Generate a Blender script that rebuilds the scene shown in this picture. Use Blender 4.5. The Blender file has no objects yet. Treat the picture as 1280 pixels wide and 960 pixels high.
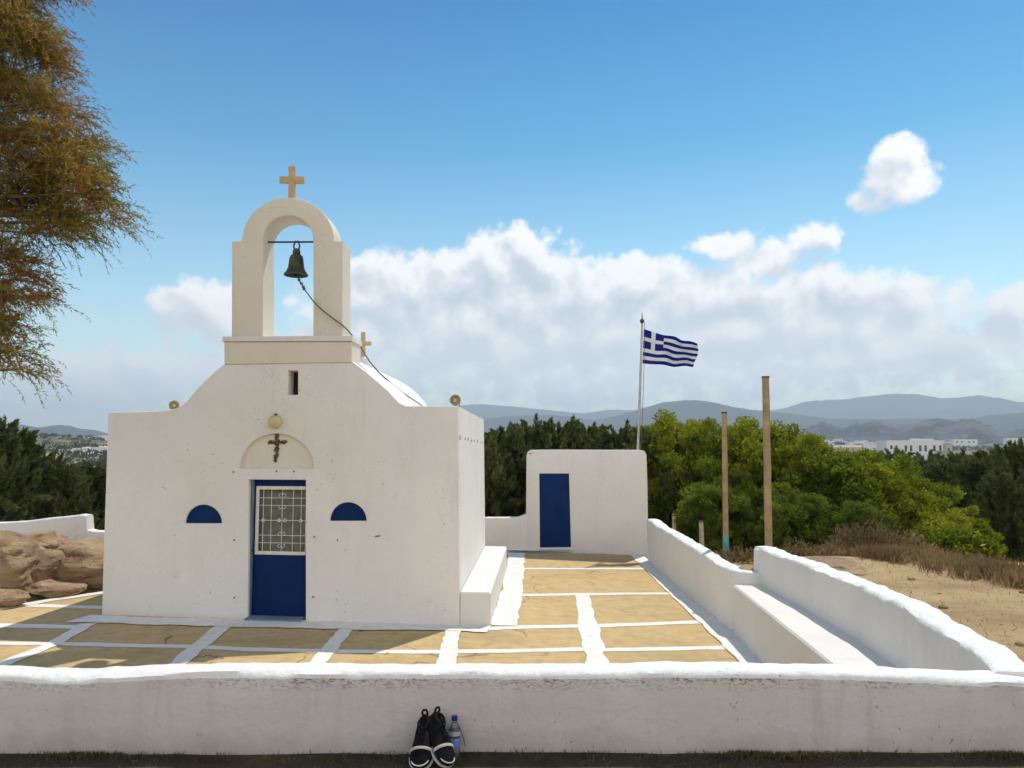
import bpy, bmesh, math, random
import numpy as np
from mathutils import Vector, noise, Matrix
random.seed(7); rng = np.random.default_rng(7)
R = math.radians; PI = math.pi
scene = bpy.context.scene; C = scene.collection

# ------------------------------------------------------------------ camera model
H = 2.25; F = 950.0; PITCH = math.atan(80/950.0)
EYE = Vector((0, 0, H))
def ray(px, py):
    r, u = (px-640), (480-py)
    return Vector((r, F*math.cos(PITCH)-u*math.sin(PITCH), F*math.sin(PITCH)+u*math.cos(PITCH)))
def G(px, py, z=0.0):            # photo measurement -> point on the level z
    d = ray(px, py); t = (z-H)/d.z
    return EYE + d*t
def P(px, py, y):                # photo measurement -> point at forward distance y
    d = ray(px, py); return EYE + d*(y/d.y)

cam = bpy.data.cameras.new('camera'); co = bpy.data.objects.new('camera', cam); C.objects.link(co)
co.location = EYE; co.rotation_euler = (PI/2+PITCH, 0, 0)
cam.sensor_width = 36; cam.lens = F/1280*36; cam.clip_start = .05; cam.clip_end = 60000
scene.camera = co

# ------------------------------------------------------------------ object helpers
def wloc(o):
    v = Vector((0, 0, 0))
    while o: v += o.location; o = o.parent
    return v
def link(name, me, mat, parent=None, smooth=True):
    o = bpy.data.objects.new(name, me); C.objects.link(o)
    if parent is not None:
        off = -wloc(parent)
        me.transform(Matrix.Translation(off)); o.parent = parent
    for m in (mat if isinstance(mat, (list, tuple)) else [mat]):
        me.materials.append(m)
    return o
def obj(name, bm, mat, parent=None, smooth=40, recalc=True):
    if recalc: bmesh.ops.recalc_face_normals(bm, faces=bm.faces)
    me = bpy.data.meshes.new(name); bm.to_mesh(me); bm.free()
    if smooth:
        me.polygons.foreach_set('use_smooth', [True]*len(me.polygons))
        me.set_sharp_from_angle(angle=R(smooth))
    return link(name, me, mat, parent)
def thing(name, label, cat, loc=(0, 0, 0), group=None, kind=None):
    o = bpy.data.objects.new(name, None); C.objects.link(o); o.location = loc
    o.empty_display_size = .2
    return tag(o, label, cat, group, kind)
def tag(o, label, cat=None, group=None, kind=None):
    if label: o['label'] = label
    if cat: o['category'] = cat
    if group: o['group'] = group
    if kind: o['kind'] = kind
    return o
def recenter(o, loc):            # puts a mesh object's origin at its base
    o.data.transform(Matrix.Translation(-Vector(loc))); o.location = loc; return o
def dup(root, loc, rotz=0, scale=1, label=None, group=None):
    r = root.copy(); C.objects.link(r); r.location = loc; r.rotation_euler = (0, 0, rotz)
    r.scale = (scale, scale, scale) if not hasattr(scale, '__len__') else scale
    if label: r['label'] = label
    if group: r['group'] = group
    for ch in list(root.children):
        c = ch.copy(); C.objects.link(c); c.parent = r
        for g in ch.children:
            d = g.copy(); C.objects.link(d); d.parent = c
    return r
def box(bm, x0, x1, y0, y1, z0, z1):
    vs = [bm.verts.new((x, y, z)) for z in (z0, z1) for x, y in ((x0, y0), (x1, y0), (x1, y1), (x0, y1))]
    fs = [(3, 2, 1, 0), (4, 5, 6, 7), (0, 1, 5, 4), (1, 2, 6, 5), (2, 3, 7, 6), (3, 0, 4, 7)]
    return [bm.faces.new([vs[i] for i in f]) for f in fs]
def hexa(bm, bottom, top):       # 4 bottom points, 4 top points
    vs = [bm.verts.new(p) for p in bottom]+[bm.verts.new(p) for p in top]
    fs = [(3, 2, 1, 0), (4, 5, 6, 7), (0, 1, 5, 4), (1, 2, 6, 5), (2, 3, 7, 6), (3, 0, 4, 7)]
    return [bm.faces.new([vs[i] for i in f]) for f in fs]
def tube(bm, pts, rad, seg=8, cap=True, closed=False):
    pts = [Vector(p) for p in pts]; n = len(pts)
    if not hasattr(rad, '__len__'): rad = [rad]*n
    rings = []; prev = None
    for i, p in enumerate(pts):
        if closed: t = pts[(i+1) % n]-pts[i-1]
        else: t = pts[min(i+1, n-1)]-pts[max(i-1, 0)]
        t.normalize()
        if prev is None:
            a = Vector((0, 0, 1)) if abs(t.z) < .9 else Vector((1, 0, 0))
            s = t.cross(a).normalized()
        else:
            s = (prev-t*prev.dot(t)).normalized()
        prev = s; b = t.cross(s)
        rings.append([bm.verts.new(p+(s*math.cos(2*PI*k/seg)+b*math.sin(2*PI*k/seg))*rad[i]) for k in range(seg)])
    m = n if closed else n-1
    for i in range(m):
        a, b = rings[i], rings[(i+1) % n]
        for k in range(seg):
            bm.faces.new((a[k], a[(k+1) % seg], b[(k+1) % seg], b[k]))
    if cap and not closed:
        bm.faces.new(rings[0][::-1]); bm.faces.new(rings[-1])
def lathe(bm, prof, c=(0, 0, 0), seg=24, axis='z', M=None):
    rings = []
    for r, h in prof:
        ring = []
        for k in range(seg):
            a = 2*PI*k/seg
            v = Vector((r*math.cos(a), r*math.sin(a), h))
            if M is not None: v = M @ v
            ring.append(bm.verts.new(v+Vector(c)))
        rings.append(ring)
    for a, b in zip(rings[:-1], rings[1:]):
        for k in range(seg):
            bm.faces.new((a[k], a[(k+1) % seg], b[(k+1) % seg], b[k]))
    return rings
def prism(bm, outline, holes, base, depth, bevel=0.0):
    """outline/holes in (a,z); base(a,z,v) -> world. Front cap at v=v0, extruded by depth."""
    v0, v1 = depth
    fe = []
    for loop in [outline]+holes:
        vs = [bm.verts.new(base(a, z, v0)) for a, z in loop]
        fe += [bm.edges.new((vs[i], vs[(i+1) % len(vs)])) for i in range(len(vs))]
    g = bmesh.ops.triangle_fill(bm, edges=fe, use_beauty=True, use_dissolve=False)
    faces = [f for f in g['geom'] if isinstance(f, bmesh.types.BMFace)]
    ret = bmesh.ops.extrude_face_region(bm, geom=faces, use_keep_orig=True)
    off = Vector(base(0, 0, v1))-Vector(base(0, 0, v0))
    bmesh.ops.translate(bm, vec=off, verts=[v for v in ret['geom'] if isinstance(v, bmesh.types.BMVert)])
    bmesh.ops.recalc_face_normals(bm, faces=bm.faces)
    if bevel:
        es = [e for e in fe if e.is_valid]
        bmesh.ops.bevel(bm, geom=es, offset=bevel, segments=3, affect='EDGES', profile=.5, clamp_overlap=True)
def nz(x, y, z=0.0, s=1.0):
    return noise.noise(Vector((x*s, y*s, z*s)))
def fbm(x, y, z=0.0, o=4):
    v = 0; a = .5; f = 1
    for _ in range(o): v += a*noise.noise(Vector((x*f, y*f, z*f))); a *= .5; f *= 2.1
    return v

# ------------------------------------------------------------------ materials
def mat_new(name):
    m = bpy.data.materials.new(name); m.use_nodes = True
    nt = m.node_tree; return m, nt, nt.nodes, nt.links, nt.nodes['Principled BSDF']
def texco(nt, world=True):
    if world:
        return nt.nodes.new('ShaderNodeNewGeometry').outputs['Position']
    return nt.nodes.new('ShaderNodeTexCoord').outputs['Object']
def noise_n(nt, co, scale, detail=4, rough=.55, dist=0):
    n = nt.nodes.new('ShaderNodeTexNoise'); n.inputs['Scale'].default_value = scale
    n.inputs['Detail'].default_value = detail; n.inputs['Roughness'].default_value = rough
    n.inputs['Distortion'].default_value = dist
    nt.links.new(co, n.inputs['Vector']); return n.outputs['Fac']
def ramp(nt, fac, stops):
    r = nt.nodes.new('ShaderNodeValToRGB'); el = r.color_ramp.elements
    while len(el) < len(stops): el.new(.5)
    for e, (p, c) in zip(el, stops):
        e.position = p; e.color = (*c, 1) if hasattr(c, '__len__') else (c, c, c, 1)
    nt.links.new(fac, r.inputs[0]); return r.outputs[0]
def mixc(nt, fac, a, b, mode='MIX'):
    m = nt.nodes.new('ShaderNodeMix'); m.data_type = 'RGBA'; m.blend_type = mode
    for s, v in ((0, fac), (6, a), (7, b)):
        if isinstance(v, bpy.types.NodeSocket): nt.links.new(v, m.inputs[s])
        elif s == 0: m.inputs[0].default_value = v
        else: m.inputs[s].default_value = (*v, 1)
    return m.outputs[2]
def math_n(nt, op, a, b=None, c=None, clamp=False):
    m = nt.nodes.new('ShaderNodeMath'); m.operation = op; m.use_clamp = clamp
    for i, v in enumerate((a, b, c)):
        if v is None: continue
        if isinstance(v, bpy.types.NodeSocket): nt.links.new(v, m.inputs[i])
        else: m.inputs[i].default_value = v
    return m.outputs[0]
def bump(nt, bsdf, h, strength=.3, dist=.02):
    b = nt.nodes.new('ShaderNodeBump'); b.inputs['Strength'].default_value = strength
    b.inputs['Distance'].default_value = dist
    nt.links.new(h, b.inputs['Height']); nt.links.new(b.outputs[0], bsdf.inputs['Normal'])
def plain(name, col, rough=.6, metal=0, var=.12, scale=8, bumps=.15, spec=.4):
    m, nt, N, L, b = mat_new(name); c = texco(nt)
    n = noise_n(nt, c, scale, 5)
    lo = tuple(x*(1-var) for x in col); hi = tuple(min(1, x*(1+var)) for x in col)
    L.new(ramp(nt, n, [(.3, lo), (.7, hi)]), b.inputs['Base Color'])
    b.inputs['Roughness'].default_value = rough; b.inputs['Metallic'].default_value = metal
    b.inputs['Specular IOR Level'].default_value = spec
    if bumps: bump(nt, b, noise_n(nt, c, scale*6, 3), bumps, .004)
    return m
def whitewash(name, col=(.79, .76, .71), grime=.0, speck=.0, bstr=.35, edge_z=None, low=None):
    m, nt, N, L, b = mat_new(name); c = texco(nt)
    n1 = noise_n(nt, c, 1.3, 4); n2 = noise_n(nt, c, 9, 6, .6)
    base = ramp(nt, n1, [(.3, tuple(x*.94 for x in col)), (.7, col)])
    base = mixc(nt, math_n(nt, 'MULTIPLY', ramp(nt, n2, [(.5, 0), (.75, 1)]), .10), base, (col[0]*.82, col[1]*.79, col[2]*.72))
    if grime:    # vertical run streaks and stains
        mp = N.new('ShaderNodeMapping'); mp.inputs['Scale'].default_value = (7, 7, .9); L.new(c, mp.inputs[0])
        g = noise_n(nt, mp.outputs[0], 1, 5, .65)
        g2 = noise_n(nt, c, .9, 4)
        gg = math_n(nt, 'MULTIPLY', ramp(nt, g, [(.5, 0), (.78, 1)]), ramp(nt, g2, [(.42, 0), (.65, 1)]))
        base = mixc(nt, math_n(nt, 'MULTIPLY', gg, grime), base, (.33, .26, .19))
        gb = ramp(nt, noise_n(nt, c, 2.3, 5, .6), [(.45, 0), (.75, 1)])
        base = mixc(nt, math_n(nt, 'MULTIPLY', gb, grime*.45), base, (.5, .42, .34))
    if speck:    # little chips where the lime wash has come off
        s = noise_n(nt, c, 34, 2, .5); s2 = noise_n(nt, c, 2.2, 3)
        k = math_n(nt, 'MULTIPLY', ramp(nt, s, [(.68, 0), (.72, 1)]), ramp(nt, s2, [(.5, 0), (.6, 1)]))
        base = mixc(nt, math_n(nt, 'MULTIPLY', k, speck), base, (.2, .16, .12))
    if edge_z:   # band of chips along a wall's top corner
        z0, z1 = edge_z
        sx = N.new('ShaderNodeSeparateXYZ'); L.new(c, sx.inputs[0])
        band = math_n(nt, 'MULTIPLY', ramp(nt, math_n(nt, 'MULTIPLY_ADD', sx.outputs[2], 1/(z1-z0), -z0/(z1-z0)), [(0, 0), (.55, 1), (.8, 1), (1, 0)]), 1)
        mp = N.new('ShaderNodeMapping'); mp.inputs['Scale'].default_value = (1, 1, 2.2); L.new(c, mp.inputs[0])
        s = noise_n(nt, mp.outputs[0], 42, 5, .7); s2 = noise_n(nt, c, 1.1, 6, .7)
        k = math_n(nt, 'MULTIPLY', ramp(nt, s, [(.50, 0), (.60, 1)]), band)
        k = math_n(nt, 'MULTIPLY', k, ramp(nt, s2, [(.40, 0), (.52, 1)]))
        base = mixc(nt, math_n(nt, 'MULTIPLY', k, .9), base, (.10, .085, .07))
    if low:      # splashed, damp dirt near the foot
        z0, z1 = low
        sx = N.new('ShaderNodeSeparateXYZ'); L.new(c, sx.inputs[0])
        t = math_n(nt, 'MULTIPLY_ADD', sx.outputs[2], 1/(z1-z0), -z0/(z1-z0))
        t = math_n(nt, 'ADD', t, math_n(nt, 'MULTIPLY', math_n(nt, 'SUBTRACT', noise_n(nt, c, 5, 5, .65), .5), 1.6))
        base = mixc(nt, ramp(nt, t, [(0, .55), (.9, 0)]), base, (.28, .235, .185))
    vo = N.new('ShaderNodeTexVoronoi'); vo.feature = 'DISTANCE_TO_EDGE'; vo.inputs['Scale'].default_value = .8
    wn = N.new('ShaderNodeTexNoise'); wn.inputs['Scale'].default_value = 2.5; wn.inputs['Detail'].default_value = 7; L.new(c, wn.inputs['Vector'])
    wv = N.new('ShaderNodeVectorMath'); wv.operation = 'MULTIPLY_ADD'; wv.inputs[1].default_value = (.8, .8, .8); L.new(wn.outputs['Color'], wv.inputs[0]); L.new(c, wv.inputs[2]); L.new(wv.outputs[0], vo.inputs['Vector'])
    crk = math_n(nt, 'MULTIPLY', ramp(nt, vo.outputs['Distance'], [(0, 1), (.0045, 0)]), ramp(nt, noise_n(nt, c, 1.1, 3), [(.52, 0), (.6, .25)]))
    base = mixc(nt, crk, base, (.25, .21, .17))
    L.new(base, b.inputs['Base Color']); b.inputs['Roughness'].default_value = .9
    b.inputs['Specular IOR Level'].default_value = .15
    h = math_n(nt, 'ADD', math_n(nt, 'MULTIPLY', noise_n(nt, c, 22, 5, .6), .6), math_n(nt, 'MULTIPLY', noise_n(nt, c, 3.5, 3), 1.6))
    bump(nt, b, h, bstr, .02)
    return m
def leafmat(name, cols, scale=1.5, trans=.3, fine=9):
    m, nt, N, L, b = mat_new(name); N.remove(b)
    c = texco(nt); n = noise_n(nt, c, scale, 3); n2 = noise_n(nt, c, fine, 2)
    f = math_n(nt, 'ADD', math_n(nt, 'MULTIPLY', n, .6), math_n(nt, 'MULTIPLY', n2, .4))
    st = [(.36+.28*i/(len(cols)-1), cc) for i, cc in enumerate(cols)]
    col = ramp(nt, f, st)
    d = N.new('ShaderNodeBsdfDiffuse'); t = N.new('ShaderNodeBsdfTranslucent')
    g = N.new('ShaderNodeBsdfGlossy'); g.inputs['Roughness'].default_value = .45; g.inputs[0].default_value = (.5, .5, .45, 1)
    L.new(col, d.inputs[0]); L.new(col, t.inputs[0])
    mx = N.new('ShaderNodeMixShader'); mx.inputs[0].default_value = trans
    L.new(d.outputs[0], mx.inputs[1]); L.new(t.outputs[0], mx.inputs[2])
    m2 = N.new('ShaderNodeMixShader'); m2.inputs[0].default_value = .015
    L.new(mx.outputs[0], m2.inputs[1]); L.new(g.outputs[0], m2.inputs[2])
    L.new(m2.outputs[0], N['Material Output'].inputs[0]); return m

M = {}
M['white'] = whitewash('whitewash_facade', (.78, .75, .705), grime=.2, speck=.6)
M['cream'] = whitewash('whitewash_belfry', (.74, .68, .57), grime=.22, speck=.4)  # belfry limewash, warm reflected light mixed into its base colour
M['white_clean'] = whitewash('whitewash_wall', (.74, .71, .66), grime=.16, speck=.5)
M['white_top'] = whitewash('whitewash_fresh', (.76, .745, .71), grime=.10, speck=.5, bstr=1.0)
M['blue'] = plain('blue_paint', (.0025, .022, .10), .6, var=.3, scale=2.5, bumps=.35, spec=.12)
M['pale_blue'] = plain('pale_blue_paint', (.13, .21, .28), .7, var=.2, scale=5)
M['black_iron'] = plain('dark_iron', (.03, .028, .026), .55, .3)
M['bronze'] = plain('weathered_bronze', (.06, .065, .045), .5, .55, var=.4, scale=14)
M['stone_cross'] = plain('tan_stone', (.50, .37, .2), .85, var=.15, scale=20)
M['ivory'] = plain('ivory_paint', (.60, .54, .40), .6, var=.1, scale=10)
M['grille'] = plain('grille_white', (.72, .69, .60), .6, var=.1, scale=10)
M['carved'] = plain('dark_carved_wood', (.11, .075, .055), .8, var=.6, scale=30)
M['curtain'] = plain('grey_curtain', (.16, .16, .13), .9, var=.25, scale=12)
M['globe'] = plain('yellow_glass_globe', (.55, .49, .24), .35, var=.1)
M['metal'] = plain('galvanised_steel', (.42, .40, .36), .45, .6, var=.15, scale=15)
M['rope'] = plain('old_rope', (.16, .12, .085), .9, var=.3, scale=30)
M['speaker'] = plain('faded_speaker_plastic', (.52, .46, .24), .6)
M['speaker_in'] = plain('speaker_throat', (.38, .31, .17), .7)
M['wood'] = plain('weathered_post_wood', (.34, .24, .125), .85, var=.25, scale=6)
M['wood2'] = plain('grey_stake_wood', (.40, .33, .22), .9, var=.25, scale=9)
M['teal'] = plain('teal_paint', (.08, .28, .25), .7, var=.3, scale=12)
M['bark'] = plain('bark', (.13, .09, .06), .95, var=.4, scale=10, bumps=.6)
M['black_fabric'] = plain('black_fabric', (.008, .008, .009), .9, var=.4, scale=40, spec=.1)
M['rubber'] = plain('white_rubber', (.5, .48, .44), .6, var=.15)
M['tan_strap'] = plain('tan_strap', (.5, .42, .36), .7, var=.15)
M['cap_blue'] = plain('blue_bottle_cap', (.01, .02, .2), .4)
M['label'] = plain('bottle_label', (.42, .42, .42), .5)
M['label_blue'] = plain('bottle_label_blue', (.16, .22, .5), .5)
M['house'] = plain('house_whitewash', (.72, .70, .66), .9, var=.05, scale=.2, bumps=0)
M['house_beige'] = plain('house_beige', (.50, .42, .31), .9, var=.1, scale=.2, bumps=0)
M['house_mauve'] = plain('house_mauve', (.33, .28, .30), .9, var=.1, scale=.2, bumps=0)
M['opening'] = plain('dark_opening', (.04, .05, .07), .4, var=.2, bumps=0)
M['dark_in'] = plain('dark_interior', (.035, .022, .018), .95, var=.3, scale=10)

def mk_glass():
    m, nt, N, L, b = mat_new('clear_plastic')
    b.inputs['Base Color'].default_value = (.85, .9, .97, 1); b.inputs['Roughness'].default_value = .08
    b.inputs['Transmission Weight'].default_value = .9; b.inputs['IOR'].default_value = 1.33
    return m
M['plastic'] = mk_glass()

def mk_floor():
    m, nt, N, L, b = mat_new('sandy_slab_floor'); c = texco(nt)
    n1 = noise_n(nt, c, .9, 5, .6); n2 = noise_n(nt, c, 6, 6, .7); n3 = noise_n(nt, c, 60, 3, .6)
    mp = N.new('ShaderNodeMapping'); mp.inputs['Scale'].default_value = (1.5, 2.0, 1); L.new(c, mp.inputs[0])
    n4 = noise_n(nt, mp.outputs[0], 2.6, 6, .7, .6)
    col = ramp(nt, n1, [(.3, (.42, .305, .145)), (.5, (.52, .37, .175)), (.7, (.56, .38, .19))])
    col = mixc(nt, ramp(nt, n2, [(.33, .6), (.55, 0)]), col, (.34, .24, .12))
    col = mixc(nt, ramp(nt, n4, [(.54, 0), (.74, .5)]), col, (.60, .50, .32))
    col = mixc(nt, ramp(nt, n3, [(.6, 0), (.75, .5)]), col, (.22, .16, .09))
    # cracks
    v = N.new('ShaderNodeTexVoronoi'); v.feature = 'DISTANCE_TO_EDGE'; v.inputs['Scale'].default_value = .55
    dd = N.new('ShaderNodeMapping'); L.new(c, dd.inputs[0])
    wob = N.new('ShaderNodeVectorMath'); wob.operation = 'MULTIPLY_ADD'
    nn = N.new('ShaderNodeTexNoise'); nn.inputs['Scale'].default_value = 2.2; nn.inputs['Detail'].default_value = 6; L.new(c, nn.inputs['Vector'])
    wob.inputs[1].default_value = (.7, .7, 0); L.new(nn.outputs['Color'], wob.inputs[0]); L.new(dd.outputs[0], wob.inputs[2]); L.new(wob.outputs[0], v.inputs['Vector'])
    ck = ramp(nt, v.outputs['Distance'], [(0, 1), (.012, 0)])
    ck = math_n(nt, 'MULTIPLY', ck, ramp(nt, noise_n(nt, c, .8, 3), [(.5, 0), (.6, 1)]))
    col = mixc(nt, math_n(nt, 'MULTIPLY', ck, .8), col, (.09, .065, .04))
    L.new(col, b.inputs['Base Color']); b.inputs['Roughness'].default_value = .92; b.inputs['Specular IOR Level'].default_value = .2
    bump(nt, b, math_n(nt, 'ADD', n2, n3), .5, .012); return m
M['floor'] = mk_floor()
def mk_lines():
    m, nt, N, L, b = mat_new('white_lime_lines'); c = texco(nt)
    n = noise_n(nt, c, 7, 6, .7); n2 = noise_n(nt, c, 45, 4, .6)
    col = ramp(nt, n, [(.35, (.78, .76, .72)), (.68, (.66, .61, .53))])
    col = mixc(nt, ramp(nt, n2, [(.66, 0), (.74, .6)]), col, (.45, .36, .22))
    L.new(col, b.inputs['Base Color']); b.inputs['Roughness'].default_value = .9; b.inputs['Specular IOR Level'].default_value = .15
    bump(nt, b, math_n(nt, 'ADD', n, n2), .5, .01); return m
M['lines'] = mk_lines()

def mk_ground():
    m, nt, N, L, b = mat_new('ground'); c = texco(nt)
    sx = N.new('ShaderNodeSeparateXYZ'); L.new(c, sx.inputs[0])
    n1 = noise_n(nt, c, .7, 5, .6); n2 = noise_n(nt, c, 5, 6, .7); n3 = noise_n(nt, c, 40, 4, .65)
    sand = ramp(nt, n1, [(.3, (.24, .155, .08)), (.45, (.36, .25, .125)), (.6, (.44, .32, .165)), (.75, (.30, .185, .10))])
    sand = mixc(nt, ramp(nt, n2, [(.55, 0), (.72, .7)]), sand, (.24, .15, .085))
    sand = mixc(nt, ramp(nt, n3, [(.62, 0), (.75, .7)]), sand, (.58, .47, .32))
    sand = mixc(nt, ramp(nt, n3, [(.25, .6), (.36, 0)]), sand, (.14, .09, .05))
    soil = ramp(nt, n2, [(.3, (.045, .036, .024)), (.5, (.075, .058, .038)), (.68, (.05, .06, .024)), (.8, (.12, .095, .06))])
    soil = mixc(nt, ramp(nt, n3, [(.6, 0), (.72, .6)]), soil, (.16, .13, .085))
    # soil in front of the wall (y < 4), sand elsewhere, reddish earth patch near the wall's end
    fy = ramp(nt, math_n(nt, 'ADD', math_n(nt, 'MULTIPLY', sx.outputs[1], .1), math_n(nt, 'MULTIPLY', n1, .1)), [(.30, 0), (.36, 1), (.47, 1), (.52, 0)])
    near = mixc(nt, fy, sand, soil)
    ln = N.new('ShaderNodeVectorMath'); ln.operation = 'LENGTH'; L.new(c, ln.inputs[0])
    f1 = noise_n(nt, c, .006, 5, .65); f2 = noise_n(nt, c, .03, 5, .6)
    field = ramp(nt, f1, [(.35, (.055, .075, .03)), (.48, (.10, .10, .045)), (.56, (.26, .2, .11)), (.66, (.07, .085, .035))])
    field = mixc(nt, ramp(nt, f2, [(.5, 0), (.65, .8)]), field, (.045, .06, .028))
    far = math_n(nt, 'MULTIPLY_ADD', ln.outputs['Value'], 1/25, -16/25, clamp=True)
    col = mixc(nt, far, near, field)
    L.new(col, b.inputs['Base Color']); b.inputs['Roughness'].default_value = .95; b.inputs['Specular IOR Level'].default_value = .15
    bump(nt, b, math_n(nt, 'ADD', n2, n3), .7, .03); return m
M['ground'] = mk_ground()
def mk_rock():
    m, nt, N, L, b = mat_new('sandstone'); c = texco(nt)
    mp = N.new('ShaderNodeMapping'); mp.inputs['Scale'].default_value = (1, 1, 3.5); mp.inputs['Rotation'].default_value = (0, .25, 0); L.new(c, mp.inputs[0])
    n1 = noise_n(nt, mp.outputs[0], 1.6, 6, .65, .4); n2 = noise_n(nt, c, 12, 6, .7); n3 = noise_n(nt, c, 1.1, 3)
    col = ramp(nt, n1, [(.3, (.22, .13, .07)), (.43, (.46, .30, .16)), (.58, (.60, .43, .24)), (.72, (.40, .245, .15))])
    col = mixc(nt, ramp(nt, n3, [(.48, 0), (.62, .6)]), col, (.30, .175, .13))
    col = mixc(nt, ramp(nt, n2, [(.6, 0), (.75, .5)]), col, (.12, .08, .05))
    L.new(col, b.inputs['Base Color']); b.inputs['Roughness'].default_value = .95
    bump(nt, b, math_n(nt, 'ADD', n1, n2), 1.0, .12); return m
M['rock'] = mk_rock()
def mk_hill(name, cols, sc):
    m, nt, N, L, b = mat_new(name); c = texco(nt)
    n = noise_n(nt, c, sc, 8, .68); n2 = noise_n(nt, c, sc*6, 5, .7)
    f = math_n(nt, 'ADD', math_n(nt, 'MULTIPLY', n, .6), math_n(nt, 'MULTIPLY', n2, .4))
    L.new(ramp(nt, f, [(.36+.3*i/(len(cols)-1), k) for i, k in enumerate(cols)]), b.inputs['Base Color'])
    b.inputs['Roughness'].default_value = 1; b.inputs['Specular IOR Level'].default_value = 0
    return m
M['hill_rocky'] = mk_hill('rocky_hill', [(.02, .026, .022), (.035, .04, .035), (.13, .12, .11), (.028, .034, .028)], .012)
M['hill'] = mk_hill('scrub_hill', [(.035, .045, .035), (.06, .06, .045), (.10, .09, .075)], .003)

M['leaf_bright'] = leafmat('bright_leaves', [(.07, .12, .012), (.18, .22, .016), (.36, .35, .022)], 1.1, .38, 6)
M['leaf_mid'] = leafmat('mid_green_leaves', [(.05, .09, .016), (.13, .18, .022), (.24, .27, .03)], 1.2, .35, 7)
M['leaf_dark'] = leafmat('juniper_leaves', [(.04, .06, .02), (.10, .12, .038), (.20, .20, .07)], 1.3, .2, 8)
M['leaf_tam'] = leafmat('tamarisk_sprays', [(.12, .14, .02), (.24, .19, .03), (.30, .19, .045), (.33, .17, .06)], 1.6, .6, 7)
M['leaf_dry'] = leafmat('dry_scrub', [(.10, .065, .03), (.22, .15, .07), (.40, .30, .15)], 1.0, .3, 16)
M['weed'] = leafmat('weeds', [(.05, .06, .015), (.10, .09, .03), (.2, .14, .06)], 3, .25, 12)
M['far_leaf'] = leafmat('far_trees', [(.022, .035, .015), (.04, .055, .022), (.06, .07, .03)], .05, .1, .3)

# ------------------------------------------------------------------ terrain
def sst(a, b, x):
    t = max(0, min(1, (x-a)/(b-a))); return t*t*(3-2*t)
EDGE_A = G(127, 741); EDGE_B = G(0, 762)
ed = (EDGE_B-EDGE_A).normalized(); en = Vector((ed.y, -ed.x, 0))
if en.dot(Vector((-1, 1, 0))) < 0: en = -en
OWX = [(9.9, 3.17), (8, 3.10), (6.6, 3.06), (4.8, 2.85), (4.1, 2.72)]
Y0 = G(640, 940, .66).y
def wallx(y):
    if y > 9.75: return 2.81
    return float(np.interp(y, [q[0] for q in OWX[::-1]], [q[1] for q in OWX[::-1]]))
def terrain(x, y):
    r = math.hypot(x, y)
    z = .65
    # beyond the hedge the ground falls to the plain
    z -= 1.2*sst(11, 17, y+max(0, abs(x)-6)*.4) + 5.0*sst(16, 60, r)
    if r > 650: z += .0125*(min(r, 2600)-650)
    az = math.degrees(math.atan2(x, y))
    if y > 0: z += 17*math.exp(-((az+33)/9)**2)*sst(350, 900, r)
    inside = (-14 < x < wallx(y)) and (Y0+.1 < y < 16.6)
    if x > 2.8 and y > 4 and r < 16: z += .05*fbm(x*.5, y*.5)
    if inside:
        s = (Vector((x, y, 0))-EDGE_A).dot(en)
        z = -.12+.42*sst(-.05, 1.3, s)+.6*sst(1.0, 3.0, s)*0
        if x < -6 and y > 13.5: z += 0
    elif x <= -14 or (y >= 16.6 and x < 2.8):
        z = min(z, .3) if r < 20 else z
    if y < Y0+.1 and r < 12: z += .03*fbm(x*.9+5, y*.9, 2, 3)
    if r < 40: z += .02*fbm(x*1.3, y*1.3, 0, 5)+(.012*fbm(x*6, y*6) if not inside else 0)
    elif r > 80: z += min(3, r*.002)*fbm(x*.01, y*.01)
    return z
def axis(fine):
    a = sorted(fine); out = list(a)
    step = .4; v = a[-1]
    while v < 8000: v += step; out.append(v); step *= 1.16
    step = .4; v = a[0]
    while v > -8000: v -= step; out.append(v); step *= 1.16
    return sorted(out)
xs = axis([round(-9+.2*i, 3) for i in range(58)]+[round(2.5+.045*i, 3) for i in range(18)]+[round(3.36+.16*i, 3) for i in range(48)])
ys = axis([round(2+.14*i, 3) for i in range(15)]+[Y0+.06, Y0+.14]+[round(4.5+.2*i, 3) for i in range(80)])
verts = [(x, y, terrain(x, y)) for y in ys for x in xs]
nx = len(xs)
faces = [(j*nx+i, j*nx+i+1, (j+1)*nx+i+1, (j+1)*nx+i) for j in range(len(ys)-1) for i in range(nx-1)]
me = bpy.data.meshes.new('ground'); me.from_pydata(verts, [], faces); me.polygons.foreach_set('use_smooth', [True]*len(faces))
tag(link('ground', me, M['ground']), 'sandy bare earth around the chapel running out to the plain', kind='structure')

# ------------------------------------------------------------------ terrace floor and painted lines
def flat_poly(name, pts, z, mat):
    bm = bmesh.new(); vs = [bm.verts.new((p[0], p[1], z)) for p in pts]; bm.faces.new(vs)
    return obj(name, bm, mat, smooth=0)
e1 = EDGE_A-ed*6; e2 = EDGE_B+ed*2.0
fl = [(-12, Y0+.1), (2.74, Y0+.1), (2.74, 16.5), (e1.x, 16.5), (e1.x, e1.y), (EDGE_A.x, EDGE_A.y), (EDGE_B.x, EDGE_B.y), (e2.x, e2.y), (-12, e2.y-1.5)]
if e1.y > 16.4: fl = [(-12, Y0+.1), (2.74, Y0+.1), (2.74, 16.5), ((EDGE_A-ed*((16.5-EDGE_A.y)/-ed.y)).x, 16.5), (EDGE_A.x, EDGE_A.y), (EDGE_B.x, EDGE_B.y), (e2.x, e2.y), (-12, e2.y-1.5)]
tag(flat_poly('terrace_floor', fl, 0, M['floor']), 'tan slab paving of the chapel terrace', kind='structure')
bm = bmesh.new()
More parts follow.
